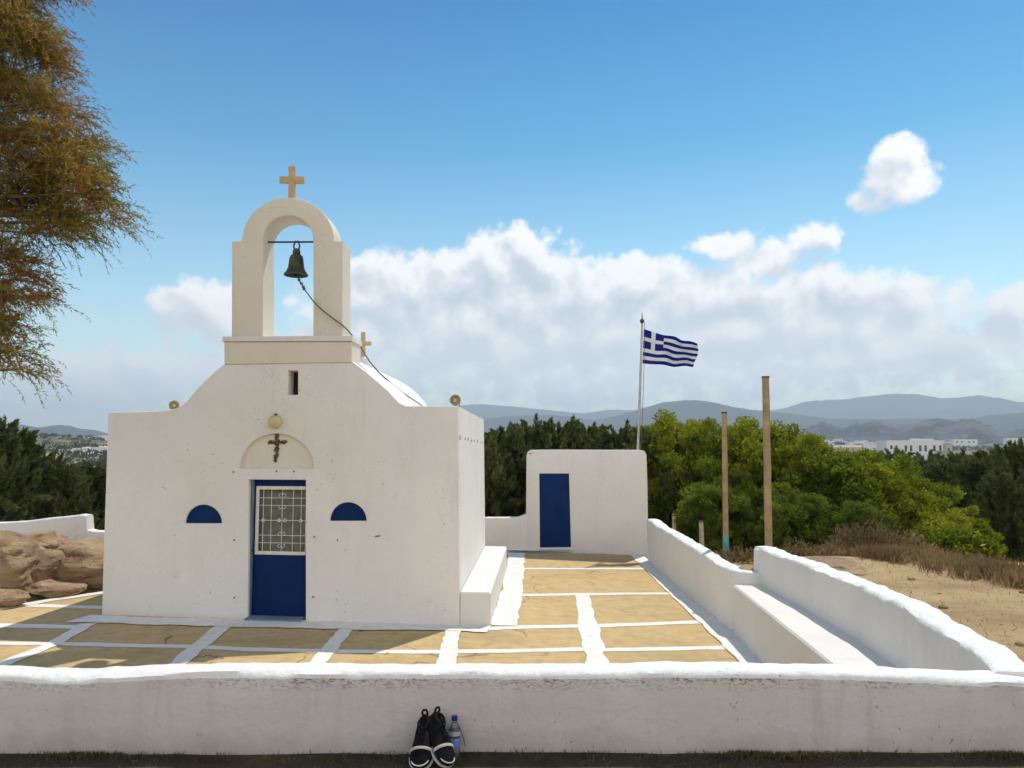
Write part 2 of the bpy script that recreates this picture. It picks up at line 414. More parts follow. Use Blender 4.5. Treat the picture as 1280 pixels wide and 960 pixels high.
def ribbon(bm, pts, w, z, jit=.018, ext=0):
    """pts world xy; w half-width list or value"""
    pts = [Vector((p[0], p[1], 0)) for p in pts]
    if not hasattr(w, '__len__'): w = [w]*len(pts)
    out = []
    for i in range(len(pts)-1):
        a, b = pts[i], pts[i+1]; L = (b-a).length; n = max(2, int(L/.05))
        for k in range(n+(i == len(pts)-2)):
            t = k/n; out.append((a.lerp(b, t), w[i]*(1-t)+w[i+1]*t))
    row = []
    for i, (p, ww) in enumerate(out):
        t = (out[min(i+1, len(out)-1)][0]-out[max(i-1, 0)][0]).normalized(); s = Vector((-t.y, t.x, 0))
        j1 = 2.2*jit*fbm(p.x*2.5+7, p.y*2.5, z*50, 5); j2 = 2.2*jit*fbm(p.x*2.5-31, p.y*2.5, z*70+9, 5)
        row.append((bm.verts.new((p+s*(ww+j1))+Vector((0, 0, z))), bm.verts.new((p-s*(ww+j2))+Vector((0, 0, z)))))
    for a, b in zip(row[:-1], row[1:]): bm.faces.new((a[0], a[1], b[1], b[0]))
def gl(*pp): return [G(px, py) for px, py in pp]
T = .004
ribbon(bm, gl((-60, 804.5), (0, 804.5), (75, 805), (150, 807), (240, 808.5), (320, 812), (420, 814.5), (545, 815), (640, 814), (731, 811.5), (754, 812.5), (912, 809.8), (940, 809)), .075, T)
ribbon(bm, gl((-60, 782), (0, 782), (100, 784)), .10, T)
ribbon(bm, gl((37, 757), (125, 759.5), (150, 760)), .09, T)
ribbon(bm, gl((630, 711), (638, 711), (814, 711), (822, 711)), .085, T)
ribbon(bm, gl((630, 744.7), (719, 743), (849, 741.8), (860, 741.5)), .085, T)
ribbon(bm, gl((606, 786.5), (632.7, 784.7), (721.8, 783), (742.5, 782.4), (888, 777.4), (905, 776.5)), .085, T)
T = .008
ribbon(bm, gl((727, 743), (738, 790), (746, 833), (752, 850)), [.10, .115, .11, .11], T, .03)
ribbon(bm, gl((567, 787), (556, 833), (552, 850)), .10, T, .025)
ribbon(bm, gl((434, 786), (397, 829), (380, 848)), .095, T, .025)
ribbon(bm, gl((279, 783), (222, 830), (195, 850)), .10, T, .025)
ribbon(bm, gl((111, 780), (65, 806), (10, 828), (-40, 850)), .10, T, .025)
ribbon(bm, gl((-140, 790), (-60, 773), (0, 762), (50, 752.5), (127, 741.5), (160, 737)), .10, T, .03)
T = .012
ribbon(bm, gl((628, 783), (639, 744), (644, 712), (646, 692)), [.17, .17, .17, .17], T, .03)       # beside the low bench
ribbon(bm, gl((98, 774), (180, 776.5), (320, 780.5), (445, 783), (560, 784.5), (612, 786)), .20, T, .045)
ribbon(bm, [(2.58, 4.1), (2.56, 8), (2.58, 12), (2.62, 16.2)], [.17, .16, .15, .13], T, .02)
ribbon(bm, gl((636, 687.5), (700, 689), (804, 692)), .16, T+.004, .02)
tag(obj('painted_lines', bm, M['lines'], smooth=0), 'white lime wash lines painted over the joints of the terrace paving', kind='structure')

# ------------------------------------------------------------------ chapel
CA = G(127, 768.5); CB = G(575, 783)
U = (CB-CA); UL = U.length; U.normalize()
REAR_R = Vector((-.5, 14.6, 0)); S = (REAR_R-CB); SL = S.length; S.normalize()
def fac(a, z, v): return CA+U*a+S*v+Vector((0, 0, z))
Nf = Vector((-U.y, U.x, 0))
def fp(px, py, v=0.0):           # photo measurement -> (a, z) on the facade plane pushed v back
    d = ray(px, py); o = CA+S*v
    t = (o-EYE).dot(Nf)/d.dot(Nf); p = EYE+d*t-o
    # decompose in U,S basis on plane
    return (p.dot(U), p.z+0.0)
def fpl(*pp, v=0.0): return [fp(x, y, v) for x, y in pp]
def arc(x0, x1, ybase, ytop, n=18):
    cx, rx, ry = (x0+x1)/2, (x1-x0)/2, ybase-ytop
    return [(cx+rx*math.cos(PI*k/n), ybase-ry*math.sin(PI*k/n)) for k in range(n+1)]
chapel = thing('chapel', 'small whitewashed chapel with open arched belfry, blue door and two blue half round panels', 'chapel', fac(UL/2, 0, 0))
outline = [(-.0, -.12)]+[(UL, -.12)]+fpl((572.6, 507.6), (540, 507.6), (507.5, 507.6), (499, 503.5), (492, 496.5), (485, 488.5), (470, 475.5), (457, 464.5), (440, 451.5), (400, 452.5), (300, 453.5), (281, 454.5), (268, 465), (257, 475.5), (247, 485.5), (240, 493.5), (234, 501), (228, 506.5), (220, 510.5), (205, 513.5), (170, 514.8), (135, 515.2))
DX0, DX1, DY0, DY1 = 309.5, 382, 600, 777
door_h = fpl((DX0, 777), (DX1, 778), (DX1, DY0), (311, DY0-.5))
lun_l = fpl(*([(p[0], p[1]) for p in arc(231.5, 277, 654.3, 631)]))
lun_r = fpl(*([(p[0], p[1]) for p in arc(412.3, 458, 651.2, 628)]))
niche = fpl(*arc(299.5, 392, 586, 542, 26))
slit = fpl((359.5, 493.5), (372.3, 493.5), (372.3, 463), (360.5, 463))
FT = .45
bm = bmesh.new(); prism(bm, outline, [door_h, lun_l, lun_r, niche, slit], fac, (0, FT), .014)
facade = obj('facade', bm, M['white'], chapel, 35)
def top_at(v): return 2.77
zl, zr = fp(135, 515.2)[1], fp(572.6, 507.6)[1]
bm = bmesh.new()
b4 = [fac(0, -.12, FT), fac(UL, -.12, FT), fac(UL, -.12, SL), fac(0, -.12, SL)]
t4 = [Vector((p.x, p.y, 0)) for p in b4]
aL, aR = fp(135, 515.2)[0], fp(572.6, 507.6)[0]
t4 = [fac(aL, zl, FT), fac(aR, zr, FT), fac(aR, zr, SL), fac(aL, zl, SL)]
hexa(bm, b4, t4)
es = [e for e in bm.edges if all((v.co-fac(UL, v.co.z, SL)).xy.length < .01 for v in e.verts) or
      all(v.co.z > 2 and (v.co-fac(0, 0, SL)).xy.dot(S.xy) > -.1 and False for v in e.verts)]
es += [e for e in bm.edges if all(v.co.z > 2 for v in e.verts) and all(abs((Vector((v.co.x, v.co.y, 0))-fac(0, 0, SL)).dot(S)) < .3 for v in e.verts)]
bmesh.ops.bevel(bm, geom=es, offset=.10, segments=5, affect='EDGES')
bm.faces.ensure_lookup_table()
obj('side_wall', bm, M['white'], chapel, 35)
# vaulted roof
vc = fp(365, 558); vtop = fp(365, 427)[1]; vr = vtop-vc[1]; vr_a = vr*1.0
prof = []
for k in range(25):
    t = PI*(k/24)
    prof.append((vc[0]-vr_a*math.cos(t), max(2.70, vc[1]+vr*math.sin(t))))
bm = bmesh.new(); prism(bm, prof, [], fac, (.25, SL-.25), 0)
roof = obj('vaulted_roof', bm, M['white_top'], chapel, 30)
# backing panels of the recesses
def panel(name, pts, v0, v1, mat, bev=0, parent=chapel, holes=[]):
    bm = bmesh.new(); prism(bm, pts, holes, fac, (v0, v1), bev); return obj(name, bm, mat, parent, 35)
def grow(pts, k=.01):
    cx = sum(p[0] for p in pts)/len(pts); cz = sum(p[1] for p in pts)/len(pts)
    return [(cx+(p[0]-cx)*(1-k), cz+(p[1]-cz)*(1-k)) for p in pts]
panel('lunette_panel', grow(lun_l, .004), .035, .1, M['blue'])
panel('lunette_panel', grow(lun_r, .004), .035, .1, M['blue'])
nb = panel('niche_back', grow(niche, .002), .05, .1, M['cream'])
panel('slit_window', grow(slit, .002), .24, .28, M['dark_in'])
# door
dz0 = .02
def fr(px, py, v): a, z = fp(px, py, v); return a, z
a0, _ = fr(315, 690, .12); a1, _ = fr(382.5, 690, .12); _, z1 = fr(350, 600.5, .12); _, z0 = fr(350, 776, .12)
ga0, gz1 = fr(321, 607.5, .12); ga1, gz0 = fr(382, 694, .12); ga1 = a1-.004
# opening jamb (pale blue paint on threshold) and door leaf with a window hole
ia0, iz1 = fr(327, 613, .12); ia1 = ga1-.055; iz0 = fr(340, 688, .12)[1]
ia1 = min(ia1, a1-.05)
door = panel('door', [(a0, z0), (a1, z0), (a1, z1), (a0, z1)], .12, .16, M['blue'], .004, holes=[[(ga0+.02, gz0+.02), (ga1-.01, gz0+.02), (ga1-.01, gz1-.02), (ga0+.02, gz1-.02)]])
panel('door_jamb', [(door_h[0][0]+.002, z0), (a0-.001, z0), (a0-.001, z1), (door_h[0][0]+.002, z1)], .06, .2, M['pale_blue'])
panel('threshold', [(door_h[0][0]-.01, -.08), (a1+.005, -.08), (a1+.005, max(z0, .02)+.012), (door_h[0][0]-.01, max(z0, .02)+.012)], -.10, .2, M['pale_blue'], .012)
panel('curtain', [(ga0+.02, gz0+.02), (ga1-.01, gz0+.02), (ga1-.01, gz1-.02), (ga0+.02, gz1-.02)], .175, .18, M['curtain'], parent=door)
# iron grille: cream frame plus scrolled bars
gr_bm = bmesh.new()
w = .045
prism(gr_bm, [(ga0, gz0), (ga1, gz0), (ga1, gz1), (ga0, gz1)], [[(ga0+w, gz0+w), (ga1-.008, gz0+w), (ga1-.008, gz1-w), (ga0+w, gz1-w)]], fac, (.104, .119), .002)
gb = bmesh.new()
def bar(a_, z_, b_, z2_, r=.0042): tube(gb, [fac(a_, z_, .108), fac(b_, z2_, .108)], r, 6)
A0, A1, Z0, Z1 = ga0+w-.004, ga1-.006, gz0+w-.004, gz1-w+.004
gw = A1-A0; gh = Z1-Z0; am = (A0+A1)/2
for f_ in (.10, .27, .5, .73, .90): bar(A0+gw*f_, Z0, A0+gw*f_, Z1)
for f_ in (.0, .14, .26, .5, .74, .86, 1): bar(A0, Z0+gh*f_, A1, Z0+gh*f_, .0042)
def scroll(a_, z_, sa, sz, r=.03):
    pts = []
    for k in range(15):
        t = k/14; ang = t*1.6*PI; rr = r*(1-.55*t)
        pts.append(fac(a_+sa*(r-rr*math.cos(ang)), z_+sz*rr*math.sin(ang), .106))
    tube(gb, pts, .0038, 5)
for fz in (.1, .28, .72, .9):
    for sa in (-1, 1):
        scroll(am, Z0+gh*fz, sa, 1 if fz in (.28, .9) else -1)
for fa in (.14, .4, .6, .86):
    for sz in (-1, 1):
        scroll(A0+gw*fa, Z0+gh*.5, -1 if fa in (.14, .6) else 1, sz, .026)
obj('grille_bars', gb, M['grille'], door, 60)
# rings worked into the frame
for k in range(6):
    for aa, zz in ((ga0+w/2, gz0+(gz1-gz0)*(k+.5)/6), (ga0+(ga1-ga0)*(k+.6)/6, gz1-w/2), (ga0+(ga1-ga0)*(k+.6)/6, gz0+w/2)):
        tube(gr_bm, [fac(aa+.016*math.cos(q*PI/5), zz+.016*math.sin(q*PI/5), .1035) for q in range(10)], .0022, 5, closed=True)
gf = obj('grille_frame', gr_bm, M['grille'], door, 35)
hb = bmesh.new(); ha, hz = fr(316.5, 687, .12)
lathe(hb, [(0.0, -.055), (.016, -.052), (.021, -.04), (.012, -.028), (.010, -.004), (.022, -.002), (.022, 0)], fac(ha+.01, hz, .118), 14, M=Matrix.Rotation(-PI/2, 3, 'X'))
obj('door_handle', hb, M['black_iron'], door, 40)
# carved cross in the niche
cb = bmesh.new(); cx, cz = fp(346, 560, .05)
def blob_cross(bm):
    pts = []
    for k in range(-6, 7): pts.append((0, k*.028))
    for k in range(-4, 5): pts.append((k*.028, .075))
    for (a_, z_) in pts:
        for q in range(3):
            aa = a_+random.uniform(-.03, .03); zz = z_+random.uniform(-.014, .014); r_ = random.uniform(.012, .022)
            g = bmesh.ops.create_icosphere(bm, subdivisions=1, radius=r_)
            bmesh.ops.translate(bm, verts=g['verts'], vec=fac(cx+aa, cz+zz, .042))
    for sx_ in (-1, 1):
        for q in range(4):
            tube(bm, [fac(cx+sx_*.06*(q+1)/2, cz+.075-.02, .04), fac(cx+sx_*(.06*(q+1)/2-.02), cz+.075+.03, .04)], .006, 5)
blob_cross(cb)
tube(cb, [fac(cx, cz-.17, .044), fac(cx, cz+.16, .044)], .012, 6); tube(cb, [fac(cx-.125, cz+.075, .044), fac(cx+.125, cz+.075, .044)], .012, 6)
obj('carved_cross', cb, M['carved'], nb, 60)
# globe lamp
lb = bmesh.new(); la, lz = fp(345, 527.5)
lathe(lb, [(0, .012), (.05, .012), (.055, 0), (.07, -.01), (.088, -.04), (.085, -.075), (.06, -.10), (.03, -.11), (0, -.112)], fac(la, lz, 0), 24, M=Matrix.Rotation(-PI/2, 3, 'X') @ Matrix.Rotation(0, 3, 'Z'))
lamp = obj('wall_lamp', lb, M['globe'], chapel, 50)
kb = bmesh.new(); tube(kb, [fac(la, lz+.085, .0), fac(la+.01, lz+.10, -.05)], .016, 8); obj('lamp_bracket', kb, M['black_iron'], lamp, 40)
# small fixings in the facade
for px, py in ((292, 590), (346, 589), (367.5, 589.5), (293, 675), (293, 747), (393, 671), (391.5, 746), (422, 675)):
    a_, z_ = fp(px, py); fb = bmesh.new()
    tube(fb, [fac(a_, z_, .01), fac(a_, z_, -.018)], .009, 7); obj('wall_fixing', fb, M['black_iron'], chapel, 40)
ob = bmesh.new(); a_, z_ = fp(221, 718); box_pts = [(a_-.035, z_-.055), (a_+.035, z_-.055), (a_+.035, z_+.055), (a_-.035, z_+.055)]
prism(ob, box_pts, [], fac, (-.008, .01), .004); obj('blank_socket_cover', ob, M['white_clean'], chapel, 35)
tb = bmesh.new(); a_, z_ = fp(472, 670)
tube(tb, [fac(a_-.03, z_-.006, -.004), fac(a_, z_, -.01), fac(a_+.035, z_+.004, -.004)], .007, 6); obj('wall_hook', tb, M['black_iron'], chapel)
# belfry
ba = lambda *p: fpl(*p)
sb = bmesh.new(); prism(sb, fpl((281, 427.5), (281, 455.5), (440, 453), (440, 427)), [], fac, (-.02, FT+.02), .01)
belfry = obj('belfry_base', sb, M['cream'], chapel, 35)
sb = bmesh.new(); prism(sb, fpl((279.5, 421.2), (279.5, 427.3), (441.5, 426.8), (441.5, 420)), [], fac, (-.045, FT+.04), .006)
obj('belfry_ledge', sb, M['white_top'], belfry, 35)
o_ = [(289.5, 421.5), (289.7, 301.6), (302.5, 300.8)]
o_ += [(360-57.3*math.cos(t), 300.8-54*math.sin(t)) for t in [PI*k/30 for k in range(1, 30)]]
o_ += [(416.5, 301), (428, 301.5), (428, 421.5)]
i_ = [(391.5, 421.5), (391.5, 300)]+[(360+31.5*math.cos(t), 300-30.5*math.sin(t)) for t in [PI*k/22 for k in range(1, 22)]]+[(328.5, 300), (328.5, 421.5)]
sb = bmesh.new(); prism(sb, fpl(*(o_+i_)), [], fac, (.0, FT-.01), .012)
obj('belfry_arch', sb, M['cream'], belfry, 35)
def cross(pts_v, v0, v1, parent):
    sb = bmesh.new(); prism(sb, pts_v, [], fac, (v0, v1), .005); return obj('cross', sb, M['stone_cross'], parent, 35)
vm = .2
cross(fpl((361, 250), (361.2, 229), (350, 228.8), (350, 221), (361.3, 221.2), (361.3, 208), (369.4, 208), (369.2, 221.2), (380.3, 221.3), (380.5, 229.2), (369, 229.2), (369.2, 251), v=vm), vm-.03, vm+.03, belfry)
# rear cross on its stone foot over the vault
rv = 4.05
pts = fpl((451, 447), (451.3, 431.5), (447.5, 431.3), (447.5, 426.8), (451.4, 426.8), (451.6, 415), (456.3, 415.3), (456.3, 427), (463.8, 427.2), (463.8, 431.8), (456.3, 431.6), (456.5, 448), v=rv)
rc = cross(pts, rv-.035, rv+.035, chapel)
ca_, cz_ = fp(454, 448, rv)
kb = bmesh.new(); lathe(kb, [(0, .07), (.05, .06), (.09, .02), (.10, -.03), (.10, -.55), (0, -.55)], fac(ca_, cz_-.03, rv), 16)
obj('cross_foot', kb, M['white_top'], chapel, 50)
bm = bmesh.new()
pa, pz = fp(333, 302.5, vm); pb, pz2 = fp(394, 302.5, vm); tube(bm, [fac(pa-.06, pz, vm), fac(pb+.03, pz2, vm)], .013, 8)
obj('bell_bar', bm, M['black_iron'], belfry, 40)
# side marks scratched on the flank wall (letters worn off)
for k, (px, py, r_) in enumerate(((575, 547, .03), (581.5, 548.5, .018), (585, 549.2, .028), (589, 551, .024), (593, 551.2, .02), (597, 552, .026), (601, 553, .018), (604, 553.5, .02))):
    # intersect with flank plane
    d = ray(px, py); nrm = Vector((S.y, -S.x, 0)); t = (CB-EYE).dot(nrm)/d.dot(nrm); p = EYE+d*t+nrm*.001
    n_ = 7 if k % 3 else 9; bm = bmesh.new()
    tube(bm, [p+S*(r_*2.2*math.cos(q*2*PI/9))+Vector((0, 0, r_*math.sin(q*2*PI/9))) for q in range(n_)], .0045, 4, closed=(k % 3 == 0)); obj('scratched_mark', bm, M['wood2'], chapel)


# low bench against the flank
bf = .42
bench = bmesh.new()
p0 = CB+S*.015+U*.002; p1 = G(613, 783); r0 = REAR_R-S*.15+Vector((.002, 0, 0)); r1 = Vector((-.10, 14.4, 0))
hexa(bench, [p0+Vector((0, 0, -.08)), p1+Vector((0, 0, -.08)), r1+Vector((0, 0, -.08)), r0+Vector((0, 0, -.08))],
     [p0+Vector((0, 0, bf)), p1+Vector((0, 0, bf)), r1+Vector((0, 0, bf)), r0+Vector((0, 0, bf))])
bmesh.ops.bevel(bench, geom=[e for e in bench.edges if not all((v.co-p0).dot(Vector((S.y, -S.x, 0))) < .02 for v in e.verts)], offset=.015, segments=3, affect='EDGES')
obj('flank_bench', bench, M['white_clean'], chapel, 35)

# ------------------------------------------------------------------ bell, rope, loudspeakers
ba_, bz_ = fp(371, 303, vm); bc = fac(ba_, bz_, vm)
bell = thing('bell', 'dark weathered bronze bell hanging from the iron bar in the belfry arch', 'bell', bc)
bm = bmesh.new(); px2m = (fp(381, 303, vm)[0]-ba_)/10
prof = [(0, -14.5), (4.5, -14.6), (7, -16.5), (8.2, -20), (8.8, -26), (9.6, -31), (11.5, -35.5), (14, -38.6), (14.2, -40), (13, -40.4), (11.5, -38), (8.5, -32), (7.6, -24), (5, -17.5), (0, -16.5)]
lathe(bm, [(r*px2m, z*px2m) for r, z in prof], bc, 28); obj('bell_body', bm, M['bronze'], bell, 30)
bm = bmesh.new()
for s in (-1, 1):
    tube(bm, [bc+Vector((s*1.2*px2m, 0, 2*px2m)), bc+Vector((s*3.6*px2m, 0, -4*px2m)), bc+Vector((s*2.6*px2m, 0, -9*px2m)), bc+Vector((s*4*px2m, 0, -15*px2m))], 1.0*px2m, 6)
lathe(bm, [(0, -7*px2m), (3.4*px2m, -8*px2m), (4.6*px2m, -11*px2m), (4.2*px2m, -15*px2m), (0, -15.2*px2m)], bc, 14)
obj('crown_loop', bm, M['bronze'], bell, 40)
bm = bmesh.new(); tube(bm, [bc+Vector((0, 0, -18*px2m)), bc+Vector((.2*px2m, 0, -38*px2m))], .8*px2m, 6)
lathe(bm, [(0, -37*px2m), (1.8*px2m, -38*px2m), (2.2*px2m, -40*px2m), (1.5*px2m, -42*px2m), (0, -43*px2m)], bc, 12)
obj('clapper', bm, M['bronze'], bell, 40)
def fpt(px, py, v): a_, z_ = fp(px, py, v); return fac(a_, z_, v)
vault_pt = lambda px, py, v: fpt(px, py, v)
rp = [fpt(372, 344, vm), fpt(373.5, 350, vm), fpt(377.5, 356, .12), fpt(380, 361, .05), fpt(392, 377, -.04), fpt(404, 388.5, -.06), (fpt(416, 398, -.06)), fpt(427, 405.5, -.05), fpt(434, 412, .1), fpt(442, 421.5, .28), fpt(450, 432, .5), fpt(455, 441, .62), fpt(462, 452, .8), fpt(474, 466, 1.2), fpt(490, 480, 1.8), fpt(505, 492, 2.3), fpt(520, 502, 2.7), fpt(528, 507.5, 2.9)]
bm = bmesh.new()
fine = []
for i in range(len(rp)-1):
    for k in range(4): fine.append(rp[i].lerp(rp[i+1], k/4))
fine.append(rp[-1]); tube(bm, fine, .0095, 6)
for k in (4, 7, 10, 12):
    g = bmesh.ops.create_icosphere(bm, subdivisions=2, radius=.022); bmesh.ops.translate(bm, verts=g['verts'], vec=fine[k]+Vector((.004*(k % 3), 0, 0)))
ro = tag(obj('bell_rope', bm, M['rope'], None, 60), 'thin knotted brown rope hanging from the bell clapper across the belfry to the roof', 'rope')
recenter(ro, fine[0])
def speaker(px, py, wpx, v, yaw, label):
    a_, z_ = fp(px, py, v); c = fac(a_, z_, v); s = wpx*(fp(px+1, py, v)[0]-a_)/2
    t = thing('loudspeaker', label, 'loudspeaker', c-Vector((0, 0, s*.9)), 'horn loudspeakers on the chapel roof edge')
    Mx = Matrix.Rotation(yaw, 3, 'Z') @ Matrix.Rotation(PI/2, 3, 'X')
    bm = bmesh.new(); lathe(bm, [(s*.80, s*.55), (s*.9, s*.62), (s*.88, s*.5), (s*.6, s*.1), (s*.45, -s*.5), (s*.4, -s*1.1), (0, -s*1.15)], c, 24, M=Mx)
    obj('horn', bm, M['speaker'], t, 40)
    bm = bmesh.new(); lathe(bm, [(s*.80, s*.545), (s*.55, s*.25), (s*.42, s*.15), (0, s*.12)], c, 24, M=Mx); obj('throat', bm, M['speaker_in'], t, 40)
    bm = bmesh.new(); lathe(bm, [(0, s*.5), (s*.2, s*.52), (s*.34, s*.3), (s*.2, s*.1), (0, s*.08)], c, 14, M=Mx); obj('phase_plug', bm, M['ivory'], t, 40)
    bm = bmesh.new(); tube(bm, [c+Vector((s*.75, 0.02, -s*1.1)), c+Vector((s*.85, .02, 0)), c+Vector((s*.5, .05, s*.2))], s*.08, 6); obj('bracket', bm, M['black_iron'], t, 40)
speaker(567.5, 500.5, 16, .14, .45, 'round horn loudspeaker on the right end of the chapel roof')
speaker(217, 507, 13, .16, .55, 'round horn loudspeaker on the left roof step of the chapel')

# ------------------------------------------------------------------ annex hut
HA = G(658.5, 688); HB = G(808, 694.5)
HU = (HB-HA); HL = HU.length; HU.normalize(); HN = Vector((-HU.y, HU.x, 0))
HX = Vector((.03, 1, 0))
def hf(a, z, v): return HA+HU*a+HX*v+Vector((0, 0, z))
def hp(px, py, v=0.0):
    d = ray(px, py); o = HA+HN*v; t = (o-EYE).dot(HN)/d.dot(HN); p = EYE+d*t-o; return p.dot(HU), p.z
hut = thing('storage_hut', 'low whitewashed storage hut with flat roof and narrow blue door', 'hut', hf(HL/2, 0, 0))
bm = bmesh.new()
ol = [hp(*q) for q in ((658.3, 690), (658.3, 645.5), (657.5, 643), (658, 570), (659.5, 564.5), (664, 562.3), (700, 562.1), (760, 562.3), (800, 562.3), (806, 564), (808.3, 569), (809.5, 610), (810.2, 650), (810.2, 697))]
ol[0] = (ol[0][0], -.1); ol[-1] = (ol[-1][0], -.1)
dh = [hp(*q) for q in ((675, 684.6), (713.8, 684.3), (711.3, 592), (674.2, 592))]
prism(bm, ol, [dh], hf, (0, .3), .02); obj('wall', bm, M['white_clean'], hut, 35)
bm = bmesh.new(); a9, z9 = ol[3][0], hp(700, 563.5)[1]
prism(bm, [(ol[1][0]+.04, -.1), (HL-.02, -.1), (HL-.05, z9-.02), (ol[1][0]+.05, z9-.02)], [], hf, (.3, 2.3), 0); obj('rear_block', bm, M['white_clean'], hut, 35)
bm = bmesh.new(); prism(bm, grow(dh, .006), [], hf, (.025, .07), .004); hd = obj('door', bm, M['blue'], hut, 35)
bm = bmesh.new(); q = [hp(674.5, 685.3), hp(715, 685), hp(715, 687), hp(674.5, 687.3)]; prism(bm, q, [], hf, (-.05, .03), .008); obj('door_sill', bm, M['white_top'], hut, 35)
bm = bmesh.new(); fx = hp(661.5, 567)
tube(bm, [hf(fx[0], fx[1], .02), hf(fx[0]+.03, fx[1], -.03)], .012, 6); obj('wall_fixing', bm, M['black_iron'], hut)

# ------------------------------------------------------------------ lofted parapet walls
def wall(name, pts, label, mats, half, seg=.09, jit=.010, z_bot=-.15, cat='wall', z_step=None, flat_end=True, topmat=True):
    """pts: list of (x, y, ztop, halfwidth). Rounded crest, wobbly hand-made faces."""
    P_ = [(Vector((p[0], p[1], 0)), p[2], p[3] if len(p) > 3 else half) for p in pts]
    out = []
    for i in range(len(P_)-1):
        L = (P_[i+1][0]-P_[i][0]).length; n = max(1, int(L/seg))
        for k in range(n+(i == len(P_)-2)):
            t = k/n; out.append((P_[i][0].lerp(P_[i+1][0], t), P_[i][1]*(1-t)+P_[i+1][1]*t, P_[i][2]*(1-t)+P_[i+1][2]*t))
    prof = [(-1, 'b'), (-1, .0), (-1, .2), (-1, .4), (-1, .6), (-1, .8), (-1.0, -.035), (-.93, -.015), (-.75, -.003), (-.4, 0), (0, -.0005), (.4, 0), (.75, -.003), (.93, -.015), (1, -.035), (1, .8), (1, .6), (1, .4), (1, .2), (1, .0), (1, 'b')]
    bm = bmesh.new(); rings = []
    for i, (p, zt, hw) in enumerate(out):
        t = (out[min(i+1, len(out)-1)][0]-out[max(i-1, 0)][0])
        t = t.normalized() if t.length > 0 else Vector((1, 0, 0)); s = Vector((t.y, -t.x, 0)); ring = []
        zt2 = zt+1.2*jit*fbm(p.x*1.1+3, p.y*1.1, 5)
        for sx_, hgt in prof:
            if hgt == 'b': z = z_bot
            elif hgt > .001 or (hgt == 0.0 and abs(sx_) == 1): z = z_bot+(zt2-.06-z_bot)*(hgt if hgt else .05)
            else: z = zt2+hgt
            top = z > zt-.05
            q = p+s*(sx_*hw)
            j = jit*(1.4 if top else .8)
            q = q+s*(j*1.5*fbm(q.x*2+sx_*5, q.y*2, z*2+9, 4))
            z += (j*(.9*fbm(p.x*4+11, p.y*4, 1, 4)+.5*fbm(q.x*9, q.y*9, 4, 3)) if top else 0)
            ring.append(bm.verts.new((q.x, q.y, z)))
        rings.append(ring)
    n = len(prof)
    for a, b in zip(rings[:-1], rings[1:]):
        for k in range(n-1):
            f = bm.faces.new((a[k], a[k+1], b[k+1], b[k])); f.material_index = 1 if 6 <= k <= 13 and topmat else 0
    for ring in (rings[0], rings[-1]):
        try: bm.faces.new(ring)
        except ValueError: pass
    o = obj(name, bm, mats, None, 50)
    return recenter(tag(o, label, cat), (pts[0][0], pts[0][1], 0))
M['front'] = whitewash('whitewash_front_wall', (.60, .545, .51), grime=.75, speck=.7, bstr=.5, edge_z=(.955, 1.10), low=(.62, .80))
zf = .0
# front wall: base distance and crest height read from the photograph
def fw(px, ytop, yback=None):
    base = G(px, 941, .65); y = base.y
    p = P(px, ytop, y); return p, y
pts = []
y0 = G(640, 940, .66).y; 
for px, yt in ((-900, 842), (-200, 842), (0, 842), (100, 846.5), (200, 842), (300, 838), (400, 838), (560, 841.5), (700, 840), (900, 838.5), (1100, 842), (1280, 851), (1400, 856), (1700, 858)):
    p = P(px, yt, y0); yy = y0 + (.10 if 1 else 0)
    pts.append((p.x*(1 if abs(p.x) < 9 else 1), yy, p.z, .10))
front_pts = pts
wall('parapet_wall', pts, 'long low whitewashed parapet wall across the foreground with chipped crest', [M['front'], M['white_top']], .10, seg=.035, jit=.014, z_bot=.45)
# right-hand wall, rear run, with the crest dipping down to the bench end
rw = []
for px, py, X in ((808.5, 648, 2.70), (830, 662.5, 2.70), (850, 674, 2.70), (870, 686, 2.70), (885, 697, 2.70), (895, 704, 2.70), (908, 709.5, 2.70)):
    d = ray(px, py); t = (X)/d.x; p = EYE+d*t; rw.append((2.70+.11, p.y, p.z, .11))
rw[0] = (rw[0][0], min(rw[0][1], 15.9), rw[0][2], .11)
yb = rw[-1][1]-.10; zc = rw[-1][2]
rw += [(2.815, yb+.03, zc-.01, .11), (2.84, yb-.05, zc-.012, .105), (2.89, yb-.095, zc-.013, .10), (2.96, yb-.11, zc-.013, .10), (3.12, yb-.11, zc-.012, .10)]
wall('parapet_wall', rw, 'low whitewashed wall stepping down from the hut corner beside the terrace', [M['white_clean'], M['white_top']], .11, seg=.1, jit=.02)
# outer wall behind the long bench
ow = []
for px, py, z in ((940, 683, 1.02), (1000, 705, 1.04), (1062, 729, 1.06), (1120, 757, 1.07), (1175, 790, 1.07), (1215, 815, 1.07)):
    p = G(px, py, z); ow.append((p.x+.13, p.y, z+.01, .115))
ow.append((2.73, y0+.10, 1.045, .11))
wall('parapet_wall', ow, 'taller thick whitewashed wall with rough bright crest behind the long bench', [M['white_clean'], M['white_top']], .12, seg=.045, jit=.022)
yb -= .20
# long bench
bz = .59
fb = [(2.69, yb-.0), (2.69, 8.0), (2.69, 6.5), (2.69, y0+.22)]
wb = []
for x_, y_ in fb:
    for i in range(len(ow)-1):
        (xa, ya), (xb, yb_) = ow[i][:2], ow[i+1][:2]
        if yb_ <= y_ <= ya: wb.append((xa+(xb-xa)*(ya-y_)/(ya-yb_)-.10, y_)); break
    else: wb.append((ow[0][0]-.1, y_))
inner = []
for (x_, y_) in fb:
    inner.append((x_, y_))
